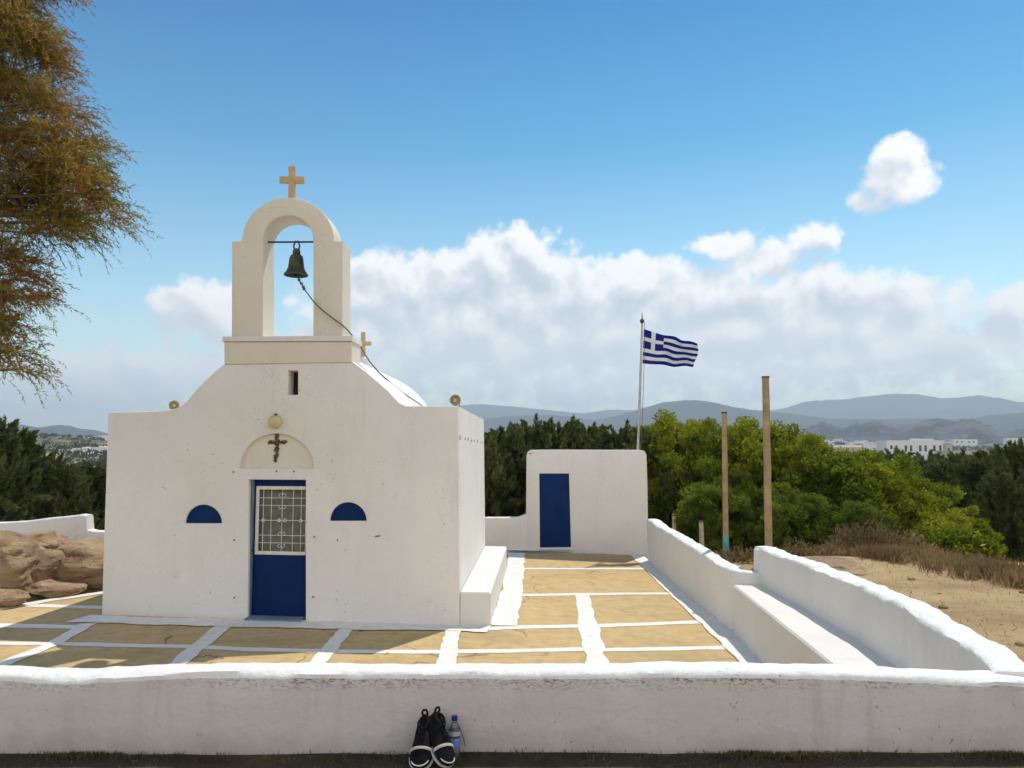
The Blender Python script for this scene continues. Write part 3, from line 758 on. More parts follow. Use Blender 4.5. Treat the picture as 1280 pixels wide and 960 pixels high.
# the seat narrows towards the camera: front edge read from the photograph
e_far = G(908, 725.5, bz); e_near = G(1040, 832, bz)
def fx_(y): t = (e_far.y-y)/(e_far.y-e_near.y); return e_far.x+(e_near.x-e_far.x)*t
bm = bmesh.new(); rows = []
n = 40
for k in range(n+1):
    y = (yb-.021)+((y0+.21)-(yb-.021))*k/n
    xi = min(2.69, fx_(y)+.02)+.006*fbm(0, y*2); 
    xo = np.interp(-y, [-p[1] for p in ow], [p[0] for p in ow])-.09
    rows.append([bm.verts.new(v) for v in ((xi, y, -.1), (xi, y, bz-.02), (xi+.015, y, bz), (xo, y, bz+.003), (xo, y, -.1))])
for a, b in zip(rows[:-1], rows[1:]):
    for k in range(4): bm.faces.new((a[k], a[k+1], b[k+1], b[k]))
bm.faces.new(rows[0]); bm.faces.new(rows[-1])
recenter(tag(obj('wall_bench', bm, M['white_clean'], None, 30), 'long built in whitewashed bench seat along the right hand wall', 'bench'), (2.7, 7, 0))
# low wall between chapel and hut
lw = []
for px, py in ((600, 646.5), (630, 646), (648, 645.5), (656, 643), (660, 640)):
    p = P(px, py, HA.y+.12); lw.append((p.x, p.y, p.z, .12))
wall('low_wall', lw, 'short low whitewashed wall joining the chapel to the storage hut', [M['white_clean'], M['white_top']], .12, seg=.06, jit=.01)
# left garden wall behind the rocks
lw = []
for px, py in ((-260, 658), (-120, 655), (0, 652.5), (37, 651), (75, 646), (105, 643), (112.5, 643.6)):
    p = P(px, py, 14.2); lw.append((p.x, p.y, p.z, .12))
p = P(113.5, 647, 14.2); lw.append((p.x+.012, p.y, P(115, 661.5, 14.2).z, .12))
for px, py in ((120, 663), (150, 664)):
    p = P(px, py, 14.2); lw.append((p.x, p.y, p.z, .12))
wall('garden_wall', lw, 'wavy low whitewashed garden wall behind the sandstone rocks, left of the chapel', [M['white_clean'], M['white_top']], .12, seg=.06, jit=.012)

# ------------------------------------------------------------------ flagpole and flag
fpb = P(797.5, 563, 17.0); fpt_ = P(802.7, 404, 17.0)
pole = thing('flagpole', 'slim leaning grey metal flagpole on the roof of the storage hut', 'flagpole', fpb)
bm = bmesh.new(); tube(bm, [fpb-Vector((0, 0, .25)), fpb, fpb.lerp(fpt_, .5), fpt_], [.035, .032, .027, .022], 12); obj('pole', bm, M['metal'], pole, 40)
bm = bmesh.new(); lathe(bm, [(0, 0), (.03, .0), (.05, .03), (.05, .06), (.03, .09), (.012, .11), (.008, .22), (0, .26)], fpt_, 14); obj('finial', bm, M['bronze'], pole, 40)
M['flag_blue'] = leafmat('flag_blue', [(.008, .02, .26), (.012, .03, .36)], 3, .5)
M['flag_white'] = leafmat('flag_white', [(.78, .78, .76), (.84, .84, .82)], 3, .5)
c00 = P(804.8, 411.3, 17); c01 = P(803.2, 454, 17); c10 = P(871.5, 428.5, 17.1); c11 = P(867.5, 458.5, 17.1)
bm = bmesh.new(); nu, nv = 54, 36; gv = []
for j in range(nv+1):
    row = []
    for i in range(nu+1):
        u, v = i/nu, j/nv
        p = c00.lerp(c10, u).lerp(c01.lerp(c11, u), v)
        amp = u*.9+.12
        p = p+Vector((0, 1, 0))*amp*(.11*math.sin(u*9.5+v*2.6+.4)+.05*math.sin(u*19-v*5))
        p = p+Vector((0, 0, 1))*(amp*.022*math.sin(u*9.5+v*2.6+1.5)-.06*u*(1-u)*1.0+ .02*math.sin(u*16+v*2)*u)
        p.x += .012*math.sin(v*7+u*5)*u
        row.append(bm.verts.new(p))
    gv.append(row)
for j in range(nv):
    for i in range(nu):
        f = bm.faces.new((gv[j][i], gv[j][i+1], gv[j+1][i+1], gv[j+1][i]))
        s = (j*9)//nv; blue = s % 2 == 0
        uu = (i+.5)/nu*13.5
        if uu < 5 and s < 5: blue = not (2 <= uu < 3 or s == 2)
        f.material_index = 0 if blue else 1
fo = obj('flag', bm, [M['flag_blue'], M['flag_white']], None, 180, recalc=False)
sol = fo.modifiers.new('thickness', 'SOLIDIFY'); sol.thickness = .003
recenter(tag(fo, 'blue and white striped flag with a white cross in the corner, blowing from the flagpole', 'flag'), c01)
bm = bmesh.new()
ropeline = [fpt_.lerp(fpb, t)+Vector((.05+.02*math.sin(t*3), -.03, 0)) for t in [k/12 for k in range(13)]]
tube(bm, ropeline, .006, 5); obj('halyard', bm, M['rope'], pole)

# ------------------------------------------------------------------ posts and stakes
def post(name, label, px_b, y_b, px_t, y_t, dist, wpx, mat, teal=None, z_down=.4, group=None):
    b = P(px_b, y_b, dist); t_ = P(px_t, y_t, dist); r = wpx*dist/950/2
    t = thing(name, label, 'post', (b.x, b.y, terrain(b.x, b.y)), group)
    ax = t_-b; bot = b-ax.normalized()*z_down
    bm = bmesh.new(); n = 16; pp = [bot.lerp(t_, k/n)+Vector((.15*r*fbm(k*.4, dist), 0, 0)) for k in range(n+1)]
    tube(bm, pp, [r*(1.04-.10*k/n+.05*fbm(k*.7, px_b)) for k in range(n+1)], 12); obj('shaft', bm, mat, t, 45)
    bm = bmesh.new(); tube(bm, [t_+Vector((0, 0, -.0)), t_+Vector((0, 0, .025))], r*1.06, 12); obj('end_cap', bm, M['bark'], t, 45)
    if teal:
        q0 = bot; q1 = P(px_b, teal, dist); q1.x = (b+ax*((q1.z-b.z)/ax.z)).x
        bm = bmesh.new(); tube(bm, [q0, q1], r*1.09, 12); obj('painted_foot', bm, M['teal'], t, 45)
    return t
post('wooden_post', 'tallest wooden post, bare and brown, rising behind the white bench wall', 961, 690, 957, 472.5, 10.9, 9.2, M['wood'])
post('wooden_post', 'shorter wooden post with a teal painted foot left of the tallest post', 907.5, 698, 905.3, 517, 11.9, 7.0, M['wood'], teal=671)
post('wooden_stake', 'short pale wooden stake nearer the tall posts behind the low wall', 877.5, 690, 876.5, 653, 14.5, 6, M['wood2'])
post('wooden_stake', 'short pale wooden stake nearest the hut behind the low wall', 843, 670, 842.5, 645, 16.0, 5.2, M['wood2'])

# ------------------------------------------------------------------ rocks
def rock(cx, cy, cz, sx, sy, sz, seed, label, group='sandstone rocks left of the chapel', cuts=6, rough=.10):
    rs = random.Random(seed); bm = bmesh.new(); bmesh.ops.create_icosphere(bm, subdivisions=5, radius=1)
    planes = []
    for _ in range(cuts):
        n = Vector((rs.gauss(0, 1), rs.gauss(0, 1), rs.gauss(0, .8))).normalized(); planes.append((n, rs.uniform(.55, .85)))
    for v in bm.verts:
        p = v.co.copy()
        for n, d in planes:
            k = p.dot(n)
            if k > d: p -= n*(k-d)*.92
        nn = v.co.normalized()
        f = 1+rough*fbm(p.x*1.6+seed*3.1, p.y*1.6, p.z*2.6, 5)*1.6-.10*max(0, fbm(p.x*1.2, p.y*1.2+seed, p.z*4.5, 3))*2
        rid = 1-abs(noise.noise(Vector((p.x*1.7+seed, p.y*1.7, p.z*2.4))))*2
        f -= .05*max(0, rid-.82)*5*.5
        f += .012*fbm(p.x*6+seed, p.y*6, p.z*9, 4)
        # bedding ledges
        f += .03*math.sin(p.z*9+2*fbm(p.x*2, p.y*2, seed))
        p = p*f
        v.co = Vector((p.x*sx, p.y*sy, p.z*sz))
    o = obj('rock', bm, M['rock'], None, 60)
    o.location = (cx, cy, cz); tag(o, label, 'rock', group); return o
def rockpx(x0, x1, yt, yb_, dist, seed, label, dep=.7, **k):
    a = P(x0, (yt+yb_)/2, dist); b = P(x1, (yt+yb_)/2, dist); zt = P(x0, yt, dist).z; zb = P(x0, yb_, dist).z
    return rock((a.x+b.x)/2, dist+dep*.3, (zt+zb)/2-.05, (b.x-a.x)/2*1.14, dep, (zt-zb)/2*1.18, seed, label, **k)
rockpx(-110, 36, 668, 756, 11.6, 3, 'big reddish sandstone boulder at the left edge by the terrace', .8)
rockpx(2, 70, 662, 700, 12.7, 5, 'sandstone block with a flat tilted top under the garden wall', .7)
rockpx(28, 78, 690, 728, 12.2, 11, 'rounded pinkish sandstone block stacked in the middle of the rock pile', .55)
rockpx(30, 98, 722, 746, 11.9, 8, 'low flat sandstone slab at the foot of the rock pile', .5)
rockpx(66, 150, 676, 742, 12.7, 14, 'large tan sandstone boulder next to the chapel corner', .8)
rockpx(-40, 24, 735, 756, 11.0, 21, 'small low sandstone stone at the edge of the paving', .35)
mr = rockpx(1000, 1090, 697, 722, 10.2, 31, 'long sandy rock hump lying behind the bench wall', .6, group=None, cuts=3, rough=.1)
mr.rotation_euler = (0, 0, -.7)
for k in range(46):
    x = random.uniform(3.5, 8.5); y = random.uniform(5.6, 10.6)
    s = random.choice((.012, .016, .02, .03, .045))
    bm = bmesh.new(); bmesh.ops.create_icosphere(bm, subdivisions=2, radius=s)
    for v in bm.verts: v.co *= 1+.3*fbm(v.co.x*40+k, v.co.y*40, v.co.z*40); 
    for v in bm.verts: v.co.z *= .6
    o = obj('stone', bm, M['rock'], None, 60); o.location = (x, y, terrain(x, y)+s*.2)
    tag(o, 'small loose stone on the sandy ground right of the bench wall', 'stone', 'small stones on the sandy ground')

# ------------------------------------------------------------------ foliage builders
def leaf_mesh(name, c, d, s, L, W, mat, parent=None, bend=0.0):
    n = len(c)
    d = d/np.linalg.norm(d, axis=1, keepdims=True)
    s = s-d*np.sum(s*d, axis=1, keepdims=True); s /= np.linalg.norm(s, axis=1, keepdims=True)+1e-9
    L = np.broadcast_to(np.asarray(L), (n,))[:, None]; W = np.broadcast_to(np.asarray(W), (n,))[:, None]
    v = np.empty((n, 4, 3)); v[:, 0] = c-d*L/2; v[:, 1] = c+s*W/2-d*L*.05; v[:, 2] = c+d*L/2; v[:, 3] = c-s*W/2-d*L*.05
    me = bpy.data.meshes.new(name)
    me.vertices.add(n*4); me.vertices.foreach_set('co', v.reshape(-1).astype(np.float32))
    me.loops.add(n*4); me.loops.foreach_set('vertex_index', np.arange(n*4, dtype=np.int32))
    me.polygons.add(n); me.polygons.foreach_set('loop_start', np.arange(0, n*4, 4, dtype=np.int32))
    me.polygons.foreach_set('loop_total', np.full(n, 4, dtype=np.int32)) if hasattr(me.polygons[0], 'loop_total') and False else None
    me.update(calc_edges=True); me.validate()
    return link(name, me, mat, parent)
def unit(n):
    v = rng.normal(size=(n, 3)); return v/np.linalg.norm(v, axis=1, keepdims=True)
def trunk(parent, h, r, limbs, mat, lean=.1, seed=0):
    rs = random.Random(seed); bm = bmesh.new()
    top = Vector((rs.uniform(-lean, lean)*h, rs.uniform(-lean, lean)*h, h*.8)); pts = [Vector((0, 0, -.3)).lerp(top, k/6)+Vector((rs.uniform(-.03, .03)*h, rs.uniform(-.03, .03)*h, 0))*(k > 0) for k in range(7)]
    tube(bm, pts, [r*(1.15-.9*k/6) for k in range(7)], 8)
    for k in range(limbs):
        f = rs.uniform(.2, .85); a = rs.uniform(0, 2*PI); p = pts[0].lerp(top, f); l = h*rs.uniform(.14, .26)
        e = p+Vector((math.cos(a)*l*.8, math.sin(a)*l*.8, l*.6)); m_ = p.lerp(e, .5)+Vector((0, 0, l*.08))
        tube(bm, [p, m_, e], [r*.45, r*.28, r*.1], 6)
    return obj('trunk', bm, mat, parent, 60)
def broad_crown(rx, ry, h, nclump, per, leaf, seed, low=.0):
    r_ = np.random.default_rng(seed); cs = []
    while len(cs) < nclump:
        v = r_.uniform(-1, 1, 3); l = np.linalg.norm(v)
        if l > 1 or l < .25: continue
        if r_.random() > l**1.5: continue
        k = 1+.22*noise.noise(Vector((v[0]*2.2+seed, v[1]*2.2, v[2]*2.2)))
        zz = (v[2]*.5+.5)
        cs.append([v[0]*rx*k*(1-.18*zz), v[1]*ry*k*(1-.18*zz), h*(low+(1-low)*zz)*k])
    cs = np.array(cs); C_, D_, S_ = [], [], []
    for c in cs:
        m = int(per*r_.uniform(.6, 1.3)); rr = r_.uniform(.18, .36)*max(.6, h/3)
        p = r_.normal(size=(m, 3)); p /= np.linalg.norm(p, axis=1, keepdims=True); p *= rr*r_.random((m, 1))**.45
        p[:, 2] *= .75
        C_.append(c+p); out = p/rr+r_.normal(size=(m, 3))*.55+np.array([0, 0, .45])+.4*np.array([c[0]/rx, c[1]/ry, 0]); D_.append(out); S_.append(r_.normal(size=(m, 3)))
    C_ = np.vstack(C_); n = len(C_)
    return C_, np.vstack(D_), np.vstack(S_), leaf*r_.uniform(.45, 1.6, n), leaf*.5*r_.uniform(.5, 1.4, n)
def juniper_crown(rx, ry, h, ntuft, per, seed, cone=.35, leaf=.10):
    r_ = np.random.default_rng(seed); C_, D_, S_, L_, W_ = [], [], [], [], []
    for _ in range(ntuft):
        zz = r_.random()**.85; a = r_.uniform(0, 2*PI); rad = (1-cone*zz)*np.sqrt(1-max(0, (zz-.55)/.5)**2 if zz > .55 else 1)*r_.uniform(.45, 1.0)
        k = 1+.25*noise.noise(Vector((math.cos(a)*1.5+seed, math.sin(a)*1.5, zz*3)))
        b = np.array([math.cos(a)*rad*rx*k, math.sin(a)*rad*ry*k, h*zz*.93])
        ax = np.array([math.cos(a)*.55, math.sin(a)*.55, r_.uniform(.4, 1.3)])+r_.normal(size=3)*.25; ax /= np.linalg.norm(ax)
        tl = r_.uniform(.22, .5)*h/3.2
        m = int(per*r_.uniform(.7, 1.3)); t = r_.random(m)
        wdt = .32*tl*(1-t*.8)
        off = r_.normal(size=(m, 3)); off /= np.linalg.norm(off, axis=1, keepdims=True)
        C_.append(b+ax*(t*tl)[:, None]+off*wdt[:, None]*r_.random((m, 1))**.5); D_.append(ax+off*.55+r_.normal(size=(m, 3))*.25); S_.append(r_.normal(size=(m, 3)))
        L_.append(leaf*r_.uniform(.6, 1.3, m)); W_.append(leaf*.32*r_.uniform(.7, 1.3, m))
    return np.vstack(C_), np.vstack(D_), np.vstack(S_), np.concatenate(L_), np.concatenate(W_)

# prototypes
def make_broad(seed, rx, ry, h, mat, label, n=250, per=230, leaf=.085, name='broadleaf_tree', low=0.0):
    t = thing(name, label, 'tree'); trunk(t, h, .09, 6, M['bark'], seed=seed)
    leaf_mesh('crown', *broad_crown(rx, ry, h, n, per, leaf, seed, low), mat, t); return t
def make_juniper(seed, rx, ry, h, mat, label, n=230, per=95, cone=.35, leaf=.15, name='juniper_tree'):
    t = thing(name, label, 'tree'); trunk(t, h, .10, 4, M['bark'], lean=.03, seed=seed)
    leaf_mesh('crown', *juniper_crown(rx, ry, h, n, per, seed, cone, leaf), mat, t); return t
def place_root(t, px, ytop, dist, h_native, rot=0, label=None, xy=1.0, zbase=None, proto=False, group=None):
    p = P(px, ytop, dist); zb = terrain(p.x, dist) if zbase is None else zbase
    s = (p.z-zb)/h_native; sc = (s*xy, s*xy, s)
    if proto:
        t.location = (p.x, dist, zb); t.rotation_euler = (0, 0, rot); t.scale = sc
        if label: t['label'] = label
        if group: t['group'] = group
        return t
    return dup(t, (p.x, dist, zb), rot, sc, label, group)
JG = 'dark junipers behind the storage hut'; BG = 'bright green bushy trees behind the bench wall'; RG = 'dark conifers at the right edge'; LG = 'dark junipers left of the chapel'
J = [make_juniper(s, 1.35, 1.35, 3.2, M['leaf_dark'], 'x', cone=c, n=330) for s, c in ((101, .25), (102, .4), (103, .15))]
B = [make_broad(s, 1.9, 1.7, 3.0, m_, 'x') for s, m_ in ((201, M['leaf_bright']), (202, M['leaf_bright']), (203, M['leaf_mid']))]
for b_ in B: b_['label'] = ''
used = set()
def put(pool, k, *a, **kw):
    key = (id(pool), k); first = key not in used; used.add(key)
    return place_root(pool[k], *a, proto=first, **kw)
# dark junipers: each one's label is told by what it stands beside
jl = [(596, 545, 19.0, 'dark juniper tree filling the gap just right of the chapel wall'),
      (632, 537, 19.6, 'dark juniper tree over the low wall between chapel and hut'),
      (668, 528, 20.4, 'dark juniper tree rising behind the left corner of the storage hut'),
      (700, 531, 20.0, 'dark juniper tree above the blue door of the storage hut'),
      (735, 532, 20.6, 'dark juniper tree behind the middle of the storage hut roof'),
      (770, 537, 20.0, 'dark juniper tree just left of the flagpole foot'),
      (812, 540, 19.0, 'dark juniper tree just right of the storage hut'),
      (848, 590, 17.4, 'dark juniper tree between the storage hut and the teal footed post')]
for i, (px, yt, d, lb) in enumerate(jl):
    put(J, i % 3, px, yt, d, 3.2, rot=i*1.3, label=lb, group=JG, zbase=-.5, xy=.85)
bl = [(822, 527, 19.5, 0, 'bright green tree just right of the flagpole', .8),
      (868, 525, 18.2, 1, 'bright green tree behind the teal footed post', .85),
      (925, 527, 17.6, 0, 'bright green tree between the two tall posts', .9),
      (985, 541, 17.2, 1, 'bright green tree just right of the tallest post', .9),
      (1045, 556, 16.6, 0, 'bright green tree above the sandy rock hump', .95),
      (1098, 577, 16.2, 1, 'bright green tree above the reddish dry shrub', .95),
      (1142, 602, 15.8, 0, 'bright green tree at the sloping right end of the bright group', 1.05),
      (1172, 640, 15.2, 1, 'lowest bright green bushy tree in front of the dark conifers', 1.1),
      (900, 590, 16.2, 2, 'mid green bushy tree low behind the two tall posts', 1.0),
      (985, 605, 15.6, 2, 'mid green bushy tree low to the right of the tallest post', 1.05),
      (1068, 626, 15.0, 2, 'mid green bushy tree low above the dry shrubs', 1.1)]
for i, (px, yt, d, k, lb, xy) in enumerate(bl):
    put(B, k, px, yt, d, 3.05, rot=i*2.1, label=lb, group=BG, zbase=-.35 if k < 2 else .0, xy=xy)
# small bright bush and its neighbour
sm = make_broad(211, .55, .5, .9, M['leaf_bright'], 'small bright yellow green bush at the edge of the sandy ground', n=60, per=80, leaf=.08, name='small_bush'); sm['category'] = 'bush'
q = P(1212, 700, 12.6); sm.location = (q.x, 12.6, terrain(q.x, 12.6)-.1); sm.scale = (1, 1, .95)
sm2 = make_broad(212, .4, .4, .7, M['leaf_bright'], 'tiny bright green bush left of the yellow green bush', n=36, per=80, leaf=.075, name='small_bush'); sm2['category'] = 'bush'
q = P(1165, 700, 12.9); sm2.location = (q.x, 12.9, terrain(q.x, 12.9)-.1)
# dark conifers right
K = [make_juniper(s, 1.5, 1.5, 5.0, M['leaf_dark'], 'x', n=380, per=110, cone=.55, leaf=.21, name='conifer_tree') for s in (301, 302)]
rl = [(1130, 578, 30, 'dark conifer behind the sloping end of the bright green trees'),
      (1178, 583, 26, 'dark conifer right of the lowest bright green tree'),
      (1222, 577, 24.5, 'dark conifer behind the yellow green bush'),
      (1268, 560, 22.5, 'tallest dark conifer at the right edge of the view'),
      (1195, 612, 21, 'short dark conifer in front of the others near the lowest bright tree'),
      (1245, 598, 19.5, 'short dark conifer above the dry grass near the right edge'),
      (1300, 590, 18.6, 'dark conifer cut off by the right edge of the view'),
      (1160, 574, 44, 'distant dark conifer below the long white building'),
      (1112, 568, 52, 'distant pointed conifer left of the long white building'),
      (1205, 573, 40, 'distant dark conifer below the beige walled building'),
      (1250, 568, 36, 'distant dark conifer right of the beige walled building'),
      (1085, 573, 48, 'distant dark conifer beside the flat roofed cream building')]
for i, (px, yt, d, lb) in enumerate(rl):
    put(K, i % 2, px, yt, d, 4.9, rot=i*1.7, label=lb, group=RG, xy=.95 if d < 34 else 1.1)
ll = [(-22, 528, 18.5, 'tallest dark juniper at the left edge under the tamarisk'),
      (14, 539, 19.5, 'dark juniper with a pointed tip left of the white houses'),
      (42, 562, 21, 'middle dark juniper between the pointed one and the chapel'),
      (78, 584, 20, 'lower olive juniper behind the garden wall crest'),
      (112, 581, 21.5, 'olive juniper next to the left corner of the chapel'),
      (145, 586, 22, 'dark juniper mostly hidden behind the chapel corner')]
for i, (px, yt, d, lb) in enumerate(ll):
    put(J, i % 3, px, yt, d, 3.2, rot=i*2.3+1, label=lb, group=LG, zbase=-.7, xy=.85)

# dry scrub: individual shrubs and the ground cover strip
def dry_shrub(px, py, dist, r, h, seed, label):
    q = P(px, py, dist); t = thing('dry_shrub', label, 'shrub', (q.x, dist, terrain(q.x, dist)-.03), 'dry brown shrubs below the green trees')
    r_ = np.random.default_rng(seed); n = int(9000*r*h); base = np.zeros((n, 3)); 
    v = r_.normal(size=(n, 3)); v[:, 2] = np.abs(v[:, 2])*.9; v /= np.linalg.norm(v, axis=1, keepdims=True); rad = r_.random((n, 1))**.4
    k = np.array([1+.35*noise.noise(Vector((a*2.5+seed, b*2.5, c*2.5))) for a, b, c in v])[:, None]
    c = v*rad*k*np.array([r, r, h])
    leaf_mesh('dry_twigs', c+np.array(t.location), v+r_.normal(size=(n, 3))*.5+np.array([0, 0, .4]), r_.normal(size=(n, 3)), .075*r_.uniform(.5, 1.4, n), .018*r_.uniform(.5, 1.6, n), M['leaf_dry'], t)
    bm = bmesh.new()
    for q_ in range(14):
        a = r_.uniform(0, 2*PI); l = r_.uniform(.5, .95)
        tube(bm, [t.location, t.location+Vector((math.cos(a)*r*l*.5, math.sin(a)*r*l*.5, h*l*.6)), t.location+Vector((math.cos(a)*r*l, math.sin(a)*r*l, h*l))], [.012, .008, .003], 4)
    obj('stems', bm, M['bark'], t)
dry_shrub(1086, 704, 12.6, .75, .62, 1, 'rounded reddish brown dry shrub above the sandy rock hump')
dry_shrub(1000, 696, 12.9, .45, .35, 2, 'small dry brown shrub right of the tallest post')
dry_shrub(925, 706, 10.9, .38, .22, 3, 'low dry brown shrub between the two tall posts')
dry_shrub(858, 676, 14.0, .40, .25, 4, 'low dry brown shrub between the short stakes')
dry_shrub(1135, 712, 12.2, .5, .42, 5, 'small dry shrub below the lowest bright green tree')
def grass_strip(name, label, samp, n, L, W, mat, up=1.2):
    pts = np.array([samp() for _ in range(n)]); d = rng.normal(size=(n, 3))*.5+np.array([0, 0, up]); L_ = L*rng.uniform(.4, 1.4, n)
    pts[:, 2] += L_*.35
    return tag(leaf_mesh(name, pts, d, rng.normal(size=(n, 3)), L_, W*rng.uniform(.6, 1.4, n), mat), label, 'dry grass', kind='stuff')
ga = [G(985, 693, .5), G(1060, 706, .5), G(1150, 722, .5), G(1230, 733, .55), G(1300, 742, .6), G(1420, 756, .65)]
def samp_hedge():
    while True:
        i = random.randrange(len(ga)-1); t = random.random(); p = ga[i].lerp(ga[i+1], t); o = abs(random.gauss(0, .55))
        x, y = p.x+random.gauss(0, .15)+o*.35, p.y+o
        if fbm(x*1.3+4, y*1.3) < -.02 and random.random() < .85: continue
        return (x, y, terrain(x, y))
grass_strip('dry_undergrowth', 'brown dry grass and stems along the foot of the green trees', samp_hedge, 11000, .20, .014, M['leaf_dry'])
def samp_r():
    x = random.uniform(3.3, 11); y = random.uniform(5, 12)
    return (x, y, terrain(x, y))
grass_strip('sparse_dry_grass', 'sparse dry stubble scattered over the sandy ground', samp_r, 3800, .045, .006, M['leaf_dry'], .7)
def samp_f():
    x = random.uniform(-4, 4); y = random.choice((y0-abs(random.gauss(0, .10))+.0, random.uniform(2.6, y0)))
    if random.random() < .35: x = random.choice((1.55, 1.25, 2.6, -2.2))+random.gauss(0, .14); y = y0-.02-abs(random.gauss(0, .03))
    y = min(y, y0-.012)
    return (x, y, terrain(x, y))
grass_strip('weeds', 'small dark weeds and dry stalks along the foot of the front wall', samp_f, 6500, .028, .0045, M['weed'], .8)

# ------------------------------------------------------------------ tamarisk, overhanging from the left
TX, TY = -6.1, 6.2
tam = thing('tamarisk_tree', 'tall feathery olive and rust coloured tamarisk tree hanging in from the left edge', 'tree', (TX, TY, terrain(TX, TY)))
bm = bmesh.new()
tz = terrain(TX, TY); tp = [Vector((TX, TY, tz-.3)), Vector((TX+.05, TY, tz+.8)), Vector((TX-.1, TY+.1, tz+2.0)), Vector((TX+.1, TY, tz+3.4)), Vector((TX-.05, TY, tz+5.2))]
tube(bm, tp, [.24, .2, .17, .13, .06], 12); obj('trunk', bm, M['bark'], tam, 60)
clumps = [ # px, py, dist, rx px, ry px
 (0, 22, 6.0, 50, 40), (38, 48, 5.8, 34, 26), (52, 78, 5.9, 24, 16), (14, 112, 6.2, 40, 30), (52, 128, 5.9, 24, 18), (84, 132, 5.9, 17, 9), (20, 172, 6.0, 52, 26), (76, 176, 5.8, 30, 18), (108, 178, 6.1, 16, 12),
 (40, 218, 6.0, 62, 26), (98, 212, 5.8, 28, 20), (112, 240, 5.8, 26, 18), (128, 266, 5.9, 15, 12), (46, 258, 6.2, 54, 24), (84, 278, 6.0, 32, 16), (48, 292, 6.0, 20, 10), (4, 318, 5.8, 30, 18), (26, 340, 5.9, 22, 11), (2, 366, 6.1, 40, 15),
 (40, 372, 5.9, 14, 7), (4, 408, 5.9, 26, 10), (10, 440, 5.8, 24, 10), (20, 462, 5.9, 15, 6), (-60, 100, 6.2, 70, 100), (-70, 260, 6.2, 80, 80), (-70, 400, 6.2, 60, 60), (-40, -60, 6.2, 100, 70), (30, -50, 6.0, 60, 40), (-170, 50, 6.4, 100, 130), (-170, 280, 6.4, 100, 110)]
bmB = bmesh.new(); Cc, Dd, Ss, Ll, Ww = [], [], [], [], []
rt = np.random.default_rng(55)
hub = [Vector((TX, TY, tz+z_)) for z_ in (1.8, 2.6, 3.2, 4.0, 4.8)]
for (px, py, d, rx, ry) in clumps:
    c = P(px, py, d); k = d/950; rx_, ry_ = rx*k, ry*k
    h_ = min(hub, key=lambda q: abs(q.z+.3-c.z)); mid = h_.lerp(c, .55)+Vector((0, random.uniform(-.15, .15), .12))
    tube(bmB, [h_, mid, c], [.035, .02, .006], 6)
    ntw = int(400*rx_*ry_/(.3*.25))
    for q in range(max(30, min(ntw, 900))):
        off = rt.normal(size=3); off /= np.linalg.norm(off); off *= rt.random()**.45
        s = np.array(c)+off*np.array([rx_, .38, ry_])
        dr = np.array([.75+.5*off[0], off[1]*.6, .15+.35*off[2]])+rt.normal(size=3)*.45; dr /= np.linalg.norm(dr)
        tl = rt.uniform(.12, .30); m = 26
        t = np.linspace(0, 1, m)
        drop = rt.uniform(.15, .75)*tl
        ptsq = s+dr*(t*tl)[:, None]-np.array([0, 0, 1])*(drop*t**2)[:, None]
        tan = dr-np.array([0, 0, 1])*(2*drop/tl*t)[:, None]; tan /= np.linalg.norm(tan, axis=1, keepdims=True)
        side = rt.normal(size=(m, 3))
        Cc.append(ptsq+side*.012*(1-t*.5)[:, None]); Dd.append(tan+side*.55); Ss.append(rt.normal(size=(m, 3)))
        Ll.append(rt.uniform(.04, .075, m)*(1.1-.5*t)); Ww.append(np.full(m, .006)*rt.uniform(.8, 1.5, m))
        if q % 5 == 0:
            tube(bmB, [Vector(s-dr*.10), Vector(s), Vector(ptsq[m//2]), Vector(ptsq[-1])], [.0035, .0028, .002, .001], 3, cap=False)
obj('branches', bmB, M['bark'], tam, 60)
leaf_mesh('crown', np.vstack(Cc), np.vstack(Dd), np.vstack(Ss), np.concatenate(Ll), np.concatenate(Ww), M['leaf_tam'], tam)

